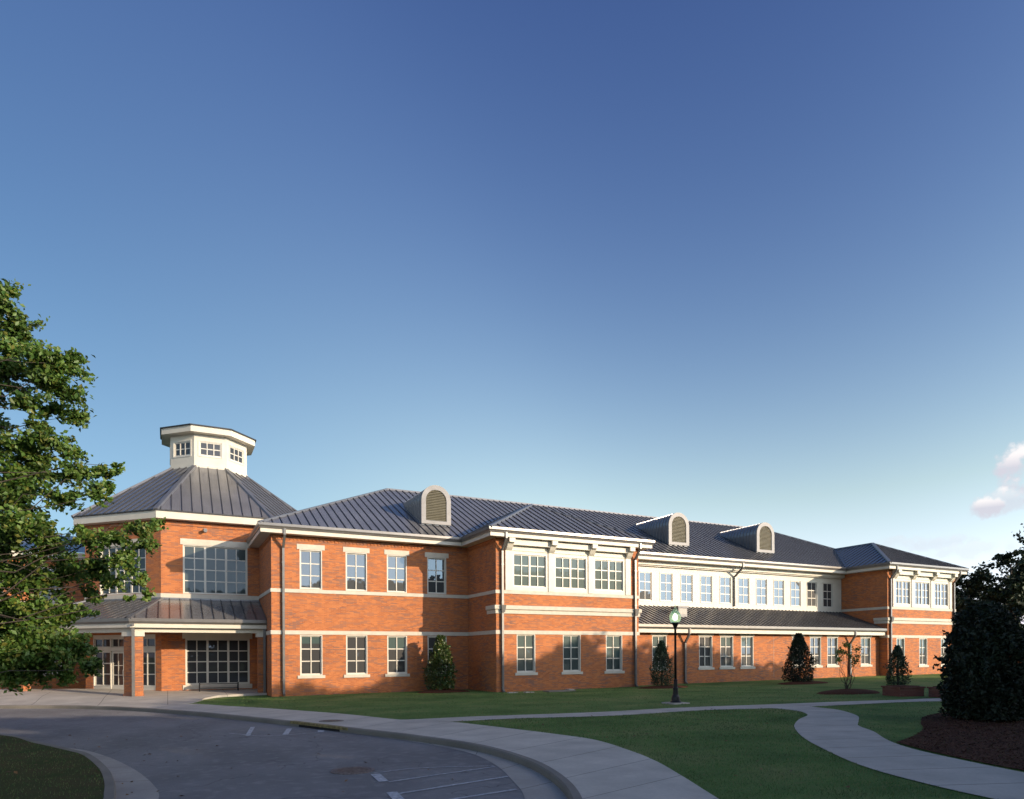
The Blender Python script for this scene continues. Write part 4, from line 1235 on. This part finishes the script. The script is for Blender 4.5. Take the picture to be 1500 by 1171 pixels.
def cluster_leaves(rng, c, r, n, flat=0.75, twigs=9):
    """leaves set along drooping twigs inside an ellipsoid, leaving ragged gaps"""
    out = []
    per = max(1, n // twigs)
    for k in range(twigs):
        d = rng.normal(size=3); d /= np.linalg.norm(d); d[2] *= flat
        tip = np.array(c) + d * r * rng.uniform(0.45, 1.0)
        start = np.array(c) + d * r * 0.1
        q = rng.uniform(0, 1, per)[:, None] ** 0.8
        pts = start + (tip - start) * q + rng.normal(0, 0.17 * r, (per, 3)) * (0.35 + 0.65 * q) * np.array([1, 1, 0.6])
        out.append(pts)
    return np.concatenate(out)


# -- big broadleaf tree at the left, over the island
rng = np.random.default_rng(11)
TX, TY = -7.6, 21.2
lt = thing('broadleaf_tree', 'large broadleaf tree whose leafy branches hang over the left side of the entrance', 'tree', (TX, TY, G(TX)))
mb = MB()
tr_pts = [(0, 0, -0.2), (0.05, 0.02, 1.5), (-0.05, 0.1, 3.6), (0.1, 0.0, 6.0), (0.0, 0.1, 8.5), (0.15, 0, 10.6), (0.1, 0.1, 12.0)]
mb.tube(tr_pts, [0.34, 0.27, 0.24, 0.19, 0.13, 0.07, 0.03], 12)
def pix(px, py, dep):      # world offset from the trunk of a point on the crown seen in the photo
    fw = np.array([0.4495, 0.8933, 0]); rt = np.array([0.8933, -0.4495, 0])
    p = fw * dep + rt * (px - 752) / 1006.7 * dep + np.array([0, 0, EYE - (py - 959.3) / 1006.7 * dep])
    return p - np.array([TX, TY, G(TX)])
CL = [  # photo x, y, depth, radius m
    (5, 435, 18.6, 0.75), (-30, 470, 18.2, 1.2), (35, 480, 18.3, 0.7), (20, 520, 18.8, 0.8), (75, 525, 18.2, 0.85), (110, 530, 18.4, 0.62), (60, 545, 18.9, 0.8), (105, 572, 18.4, 0.6),
    (-10, 560, 18.0, 0.9), (40, 585, 18.7, 0.5), (112, 607, 18.3, 0.42), (80, 598, 18.9, 0.5), (-15, 620, 18.5, 0.7), (20, 655, 18.2, 0.7), (70, 640, 18.5, 0.62), (100, 655, 18.8, 0.55),
    (50, 690, 18.0, 0.8), (10, 715, 18.4, 0.9), (110, 690, 18.3, 0.6), (150, 690, 18.6, 0.42), (90, 725, 18.5, 0.55), (145, 722, 18.2, 0.38), (172, 680, 18.3, 0.2), (160, 710, 18.2, 0.28),
    (20, 765, 18.2, 0.8), (-5, 800, 18.5, 1.0), (70, 800, 18.2, 0.7), (125, 785, 18.4, 0.55), (165, 785, 18.5, 0.5), (205, 775, 18.2, 0.45), (228, 768, 18.3, 0.3), (215, 795, 18.5, 0.38),
    (185, 820, 18.3, 0.55), (140, 830, 18.0, 0.6), (90, 845, 18.3, 0.75), (40, 850, 18.6, 0.9), (165, 850, 18.4, 0.45), (205, 845, 18.5, 0.33), (215, 868, 18.4, 0.22), (190, 875, 18.5, 0.2),
    (0, 890, 18.3, 1.0), (60, 900, 18.0, 0.85), (105, 895, 18.4, 0.6), (30, 945, 18.2, 0.9), (85, 950, 18.3, 0.75), (120, 945, 18.5, 0.45), (128, 975, 18.3, 0.38), (60, 980, 18.6, 0.55), (95, 985, 18.2, 0.4), (5, 975, 18.4, 0.7), (15, 910, 17.8, 0.9), (70, 930, 17.9, 0.7), (45, 965, 18.0, 0.8), (110, 960, 18.1, 0.5), (85, 905, 18.6, 0.6), (20, 985, 18.6, 0.6),
    (30, 830, 18.6, 0.8), (100, 825, 18.7, 0.6), (60, 770, 18.7, 0.45), (-10, 740, 18.6, 0.9), (30, 740, 18.4, 0.5), (130, 870, 18.5, 0.45), (85, 560, 18.2, 0.6), (55, 620, 18.5, 0.35), (45, 665, 18.6, 0.6)]
cen, rads = [], []
for px, py, dep, r in CL:
    cen.append(pix(px, py, dep + rng.normal(0, 0.7))); rads.append(r)
for k in range(52):         # the rest of the crown, outside the picture
    a = rng.uniform(0, 2 * math.pi); z = rng.uniform(2.2, 12.5); rr = 4.9 * math.sqrt(max(0.05, 1 - ((z - 6.4) / 6.6) ** 2)) * rng.uniform(0.45, 1.0)
    p = np.array([rr * math.cos(a), rr * math.sin(a), z])
    w = p + np.array([TX, TY, 0]); dep = w[0] * 0.4495 + w[1] * 0.8933; lat = w[0] * 0.8933 - w[1] * 0.4495
    if 752 + lat / dep * 1006.7 > -55: continue
    cen.append(p); rads.append(rng.uniform(0.8, 1.2))
leaf_pts = []
for c, r in zip(cen, rads):
    h = max(1.2, min(11.2, c[2] - 0.25 * math.hypot(c[0], c[1]) - 0.2))
    k = next(i for i in range(len(tr_pts) - 1) if tr_pts[i + 1][2] >= h)
    t_ = (h - tr_pts[k][2]) / (tr_pts[k + 1][2] - tr_pts[k][2])
    st = [tr_pts[k][i] + (tr_pts[k + 1][i] - tr_pts[k][i]) * t_ for i in range(3)]
    limb(mb, st, c, 0.008 + 0.0042 * np.linalg.norm(np.array(c) - st), 0.004, rng, 0.13, 7)
    leaf_pts.append(cluster_leaves(rng, c, r * 1.08, int(690 * (r / 0.6) ** 2), 0.8, 8 + int(10 * r)))
mb.build('trunk', M['bark'], lt, smooth=True)
lp = np.concatenate(leaf_pts)
link(bpy.data.objects.new('crown', leaves_mesh('crown', lp, 0.138, M['leaf'], rng, 0.35, 0.62)), lt)


def shrub_points(rng, h, r, n, prof):
    z = rng.uniform(0.0, 1, n); a = rng.uniform(0, 2 * math.pi, n)
    rr = np.array([prof(q) for q in z]) * r
    lump = 1 + 0.13 * np.sin(3 * a + 7 * z + rng.uniform(0, 6)) + 0.09 * np.sin(7 * a - 14 * z + rng.uniform(0, 6)) + 0.07 * np.sin(13 * a + 23 * z)
    rad = rr * lump * (1 - 0.65 * rng.uniform(0, 1, n) ** 2.2) + rng.normal(0, 0.02 * r, n)
    p = np.stack([rad * np.cos(a), rad * np.sin(a), 0.06 + z * h], 1)
    return p[p[:, 2] > 0.03]


def shrub(name, label, cat, x, y, z, h, r, n, size, mat, prof, seed, group=None, sprigs=0):
    rng = np.random.default_rng(seed)
    t = thing(name, label, cat, (x, y, z), group)
    p = shrub_points(rng, h, r, n, prof)
    for k in range(sprigs):     # stray shoots
        q = rng.uniform(0.3, 0.95); a = rng.uniform(0, 6.28); rr = prof(q) * r
        s = np.array([rr * math.cos(a), rr * math.sin(a), q * h]); e = s * np.array([1.3, 1.3, 1]) + np.array([0, 0, 0.12 * h * rng.uniform(0.3, 1)])
        u = rng.uniform(0, 1, 22)[:, None]; p = np.concatenate([p, s + (e - s) * u + rng.normal(0, 0.035, (22, 3))])
    mb = MB(); mb.tube([(0, 0, -0.15), (0.02, 0, h * 0.4), (0, 0.02, h * 0.9)], [0.06, 0.045, 0.01], 8)
    for k in range(10):
        a = rng.uniform(0, 6.28); q = rng.uniform(0.1, 0.75); rr = prof(q) * r * 0.8
        mb.tube([(0, 0, q * h * 0.8), (rr * math.cos(a), rr * math.sin(a), q * h + 0.1)], [0.02, 0.006], 5)
    mb.build('stem', M['bark'], t)
    link(bpy.data.objects.new('foliage', leaves_mesh('foliage', p, size, mat, rng, 0.3, 0.5)), t)
    return t


cone = lambda q: (0.80 + 0.9 * q if q < 0.22 else (1.0 - ((q - 0.22) / 0.78) ** 1.25 * 0.86))
holly = lambda q: (0.86 + 0.6 * q if q < 0.23 else 1.0 - ((q - 0.23) / 0.77) ** 1.2 * 0.84)
bushp = lambda q: (0.82 + 0.75 * q if q < 0.24 else math.sqrt(max(0.0, 1 - ((q - 0.24) / 0.765) ** 1.65)))
GS = 'evergreen shrubs along the school wall'
shrub('evergreen_shrub', 'glossy green conical shrub by the inner corner left of the projecting bay', 'shrub', 14.5, 38.5, G(15) + 0.1, 3.2, 0.86, 5200, 0.15, M['leafshrub'], holly, 1, GS, 26)
mound(14.6, 38.2, 1.7, 0.9, 0.14)
shrub('evergreen_shrub', 'narrow pointed green shrub behind the black lamp post', 'shrub', 27.35, 33.9, G(27) + 0.1, 2.75, 0.72, 5200, 0.10, M['leafconifer'], cone, 2, GS, 30)
mound(27.35, 33.7, 1.9, 0.9, 0.12)
shrub('evergreen_shrub', 'wide dark conical shrub covering the first window right of the blank brick stretch', 'shrub', 37.3, 32.1, G(37.3) + 0.1, 3.15, 0.95, 7000, 0.13, M['leafdark'], holly, 3, GS, 16)
mound(37.4, 31.9, 2.2, 1.0, 0.14)
# young multi-stem tree on its mulch island
rng = np.random.default_rng(5)
yt = thing('young_tree', 'thin young tree with several bare stems rising from a mulch mound', 'tree', (31.3, 23.9, G(31.3)))
mb = MB(); lp = []
tips = [(-0.62, 0.1, 1.95), (-0.40, -0.2, 2.4), (-0.12, 0.15, 1.95), (0.18, 0.0, 2.3), (0.42, 0.2, 1.8), (0.55, -0.15, 2.15), (-0.80, -0.1, 1.55), (0.88, 0.0, 1.75), (-0.30, 0.25, 1.70), (0.30, -0.25, 1.60), (0.72, 0.2, 1.45), (-0.5, 0.0, 2.15)]
for i, tp in enumerate(tips):
    limb(mb, (0.05 * math.cos(i), 0.05 * math.sin(i), -0.05), tp, 0.016, 0.005, rng, 0.16)
    lp.append(cluster_leaves(rng, np.array(tp) + [0, 0, 0.1], float(rng.uniform(0.2, 0.3)), 75, 0.9, 5) + rng.normal(0, 0.06, (75, 3)))
mb.build('trunk', M['bark'], yt, smooth=True)
link(bpy.data.objects.new('crown', leaves_mesh('crown', np.concatenate(lp), 0.105, M['leaf'], rng, 0.3, 0.5)), yt)
mound(31.3, 23.8, 2.0, 1.15, 0.18)
# shrubs by the planters
shrub('planter_shrub', 'upright green conifer shrub above the brick planter', 'shrub', 32.15, 21.75, G(31.7) + 0.40, 1.95, 0.55, 4200, 0.085, M['leafconifer'], cone, 8, 'shrubs at the brick planters', 20)
shrub('planter_shrub', 'small round topped shrub on a stem beside the dark bush', 'shrub', 32.9, 19.3, G(32.7) + 0.55, 1.55, 0.55, 1800, 0.10, M['leaf'], lambda q: 0.12 if q < 0.35 else math.sqrt(max(0, 1 - ((q - 0.68) / 0.34) ** 2)), 9, 'shrubs at the brick planters', 10)
# the big dark bush at the right
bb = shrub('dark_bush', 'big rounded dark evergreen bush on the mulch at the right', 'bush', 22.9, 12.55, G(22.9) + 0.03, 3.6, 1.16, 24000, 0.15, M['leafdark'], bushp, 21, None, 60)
bedp = smooth_line([(15.75, 10.7), (15.0, 9.4), (14.35, 7.9), (13.9, 6.4), (13.5, 4.6), (17, 2.5), (24, 3.5), (30, 8.5), (30.5, 13.0), (27, 14.8), (23, 14.4), (20.6, 13.2), (19.0, 12.1), (17.4, 11.3), (15.75, 10.7)], 5)[:-1]
sheet('mulch_bed', bedp, M['mulch'], 0.026)


# ------------------------------------------------------------------ trees beyond
def tree_meshes(seed, h, r, z0, n, size, mat, ncl=34):
    rng = np.random.default_rng(seed); mb = MB(); pts = []
    tp = [(0, 0, -0.3), (rng.normal(0, .15), rng.normal(0, .15), h * 0.35), (rng.normal(0, .2), rng.normal(0, .2), h * 0.7), (0, 0, h * 0.92)]
    mb.tube(tp, [0.032 * h, 0.025 * h, 0.014 * h, 0.004 * h], 9)
    for k in range(ncl):
        z = rng.uniform(z0 + 0.5, h - 0.4); q = (z - z0) / (h - z0)
        R_ = r * (math.sqrt(max(0.02, 1 - ((q - 0.42) / 0.62) ** 2)))
        a = rng.uniform(0, 6.28); rr = R_ * rng.uniform(0.25, 0.88)
        c = np.array([rr * math.cos(a), rr * math.sin(a), z]); cr = rng.uniform(0.24, 0.42) * r
        hh = max(0.8, z - 0.35 * rr - 0.4); limb(mb, (tp[1][0] * 0.5, tp[1][1] * 0.5, min(hh, h * 0.88)), c, 0.006 * h, 0.015, rng)
        pts.append(cluster_leaves(rng, c, cr, n // ncl, 0.8, 9))
    P_ = np.concatenate(pts); kz = h / np.percentile(P_[:, 2], 99.0); P_[:, 2] *= kz; pts = [P_]   # true height h
    me_t = mb.build('trunk', M['bark']); tm = me_t.data; bpy.data.objects.remove(me_t)
    return tm, leaves_mesh('crown', np.concatenate(pts), size, mat, rng, 0.3, 0.65)


def put_tree(meshes, x, y, label, group, scale=(1, 1, 1), rot=0.0, name='shade_tree'):
    t = thing(name, label, 'tree', (x, y, G(x) - 0.05), group); t.scale = scale; t.rotation_euler.z = rot
    for nm, me in zip(('trunk', 'crown'), meshes): link(bpy.data.objects.new(nm, me), t)
    return t


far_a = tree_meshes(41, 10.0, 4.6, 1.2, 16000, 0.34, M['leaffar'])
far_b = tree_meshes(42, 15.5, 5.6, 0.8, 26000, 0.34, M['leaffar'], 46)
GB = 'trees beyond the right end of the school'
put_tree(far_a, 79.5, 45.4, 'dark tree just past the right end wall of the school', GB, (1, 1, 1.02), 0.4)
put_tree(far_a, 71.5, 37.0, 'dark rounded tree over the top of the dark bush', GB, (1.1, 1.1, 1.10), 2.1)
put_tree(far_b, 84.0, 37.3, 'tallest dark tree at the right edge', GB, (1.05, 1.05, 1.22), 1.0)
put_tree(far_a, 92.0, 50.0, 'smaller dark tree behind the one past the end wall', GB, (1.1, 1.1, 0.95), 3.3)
# low brick outbuilding glimpsed at the right edge
ob = thing('outbuilding', 'low brick outbuilding with grey roof glimpsed behind the dark bush', 'outbuilding', (70.5, 34.0, G(70.5)))
mb = MB(); mb.box(-1.5, 9, -4, 4, -0.5, 1.75); mb.build('wall', M['brick'], ob)
mb = MB(); mb.box(-1.9, 9.4, -4.4, 4.4, 1.75, 2.05); mb.build('fascia', M['white'], ob)
mb = MB(); ms = MB(); roof_plane(mb, ms, [(-2, -4.5, 2.06), (9.5, -4.5, 2.06), (7, 0, 3.9), (0.5, 0, 3.9)]); roof_plane(mb, ms, [(-2, 4.5, 2.06), (-2, -4.5, 2.06), (0.5, 0, 3.9)]); roof_plane(mb, ms, [(9.5, 4.5, 2.06), (-2, 4.5, 2.06), (0.5, 0, 3.9), (7, 0, 3.9)])
rf = build_multi('roof', [(mb, M['roof']), (ms, M['seam'])], ob)

# the row of trees across the drive, out of the picture: they throw the long evening shadow and show in the window glass
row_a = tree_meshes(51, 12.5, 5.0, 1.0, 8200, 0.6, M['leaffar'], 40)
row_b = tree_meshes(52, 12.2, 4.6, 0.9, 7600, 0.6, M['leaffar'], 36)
Q = Vector((math.cos(R(SUN_AZ)), math.sin(R(SUN_AZ)), 0))
rng = np.random.default_rng(77)
GR = 'row of shade trees across the drive'
s_ = -46.0; i = 0
while s_ < 57:
    H = 12.3 if s_ < 34 else 11.9 if s_ < 39 else 11.1 if s_ < 44.5 else (10.4 if s_ < 49 else (8.6 if s_ < 53 else 6.6))
    for tau in ((25, 32) if s_ > -20 else (27,)):
        p = Q * (s_ + rng.uniform(-0.6, 0.6) + (2.4 if tau > 30 else 0)) + SUN_H * (tau + rng.uniform(-1.2, 1.2))
        k = H / 12.3 * rng.uniform(0.975, 1.0)
        put_tree(row_a if i % 2 else row_b, p.x, p.y, 'full leafy shade tree of the row across the drive, outside the picture', GR, (1.0, 1.0, k), rng.uniform(0, 6.28)); i += 1
    s_ += 4.7

# ------------------------------------------------------------------ grass blades on the near lawns
def inside(poly, x, y):
    n = len(poly); c = np.zeros(len(x), bool); j = n - 1
    for i in range(n):
        xi, yi = poly[i]; xj, yj = poly[j]
        cond = ((yi > y) != (yj > y)) & (x < (xj - xi) * (y - yi) / (yj - yi + 1e-12) + xi)
        c ^= cond; j = i
    return c
near_lawn = [p for p in wl_edge if p[1] < 21.6 and p[1] > 1] + [(10.4, 2.0)] + [p for p in reversed(p_l)] + [p for p in reversed(w_bot) if p[0] < 20.9]
right_lawn = [p for p in p_r] + [(24, 0), (34, 12)] + [p for p in reversed(w_bot) if 22.8 < p[0] < 34]
isl_poly = isl_in + [(-14, 0), (-14, 33)]
back_lawn = [(2.2, 40.0), (1.3, 37.3)] + [p for p in wl_edge if 23.2 < p[1] < 36.5] + [p for p in w_top if 7.3 < p[0] < 30] + [(34, 30), (30, 36.2), (27.2, 35.8), (17, 35.8), (16.8, 40), (5.2, 40)]
rng = np.random.default_rng(3)
def blades(poly, n, hmin, hmax, wd):
    P_ = np.array(poly); lo, hi = P_.min(0), P_.max(0)
    x = rng.uniform(lo[0], hi[0], n * 3); y = rng.uniform(lo[1], hi[1], n * 3)
    dep = 0.4495 * x + 0.8933 * y
    keep = inside(poly, x, y) & (dep > 5) & (rng.uniform(0, 1, n * 3) < np.clip((9.0 / np.maximum(dep, 1)) ** 1.3, 0, 1))
    x, y, dep = x[keep][:n], y[keep][:n], dep[keep][:n]; m = len(x)
    z = 0.0085 * (np.clip(x, -5, 75) - 14); h = rng.uniform(hmin, hmax, m); a = rng.uniform(0, 6.28, m)
    w = wd * np.clip(dep / 9, 1, 4)
    dx, dy = np.cos(a) * w / 2, np.sin(a) * w / 2
    lx_, ly_ = rng.normal(0, 0.5, m) * h, rng.normal(0, 0.5, m) * h
    v = np.empty((m, 3, 3)); v[:, 0] = np.stack([x - dx, y - dy, z - 0.003], 1); v[:, 1] = np.stack([x + dx, y + dy, z - 0.003], 1); v[:, 2] = np.stack([x + lx_, y + ly_, z + h], 1)
    return v
va = np.concatenate([blades(near_lawn, 70000, 0.025, 0.055, 0.008), blades(right_lawn, 25000, 0.025, 0.055, 0.008), blades(isl_poly, 22000, 0.025, 0.055, 0.008), blades(back_lawn, 22000, 0.03, 0.06, 0.009)])
m = len(va)
me = bpy.data.meshes.new('grass'); me.vertices.add(m * 3); me.vertices.foreach_set('co', va.reshape(-1).astype(np.float32))
me.loops.add(m * 3); me.loops.foreach_set('vertex_index', np.arange(m * 3, dtype=np.int32))
me.polygons.add(m); me.polygons.foreach_set('loop_start', np.arange(0, m * 3, 3, dtype=np.int32)); me.update(calc_edges=True)
me.materials.append(M['blade'])
tag(link(bpy.data.objects.new('grass', me)), 'short mown grass blades covering the lawns', 'grass', kind='stuff')

rng = np.random.default_rng(15)
def scatter(poly, n, spread):
    P_ = np.array(poly); lo, hi = P_.min(0), P_.max(0)
    x = rng.uniform(lo[0], hi[0], n * 4); y = rng.uniform(lo[1], hi[1], n * 4); k = inside(poly, x, y); x, y = x[k][:n], y[k][:n]
    return np.stack([x, y, 0.0085 * (np.clip(x, -5, 75) - 14) + spread], 1)
M['chips'] = leaf_mat('bark_chips', [(0.045, 0.020, 0.012), (0.085, 0.038, 0.022), (0.13, 0.062, 0.036)], 0.0, 0.9)
chips = scatter(bedp, 26000, 0.035)
tag(link(bpy.data.objects.new('mulch', leaves_mesh('mulch', chips, 0.07, M['chips'], rng, 2.0, 0.35))), 'dark brown bark chips covering the bed under the bush', 'mulch', kind='stuff')
M['drop'] = leaf_mat('dry_leaves', [(0.16, 0.07, 0.025), (0.26, 0.14, 0.045), (0.10, 0.05, 0.025)], 0.1, 0.7)
drop = np.concatenate([scatter(near_lawn, 60, 0.05), scatter(isl_poly, 110, 0.05), scatter([(-1, 12), (5.6, 12), (4, 22), (-3, 26)], 40, -0.135)])
tag(link(bpy.data.objects.new('fallen_leaves', leaves_mesh('fallen_leaves', drop, 0.09, M['drop'], rng, 2.0, 0.6))), 'scattered dry brown leaves on the lawns and road', 'fallen leaves', kind='stuff')
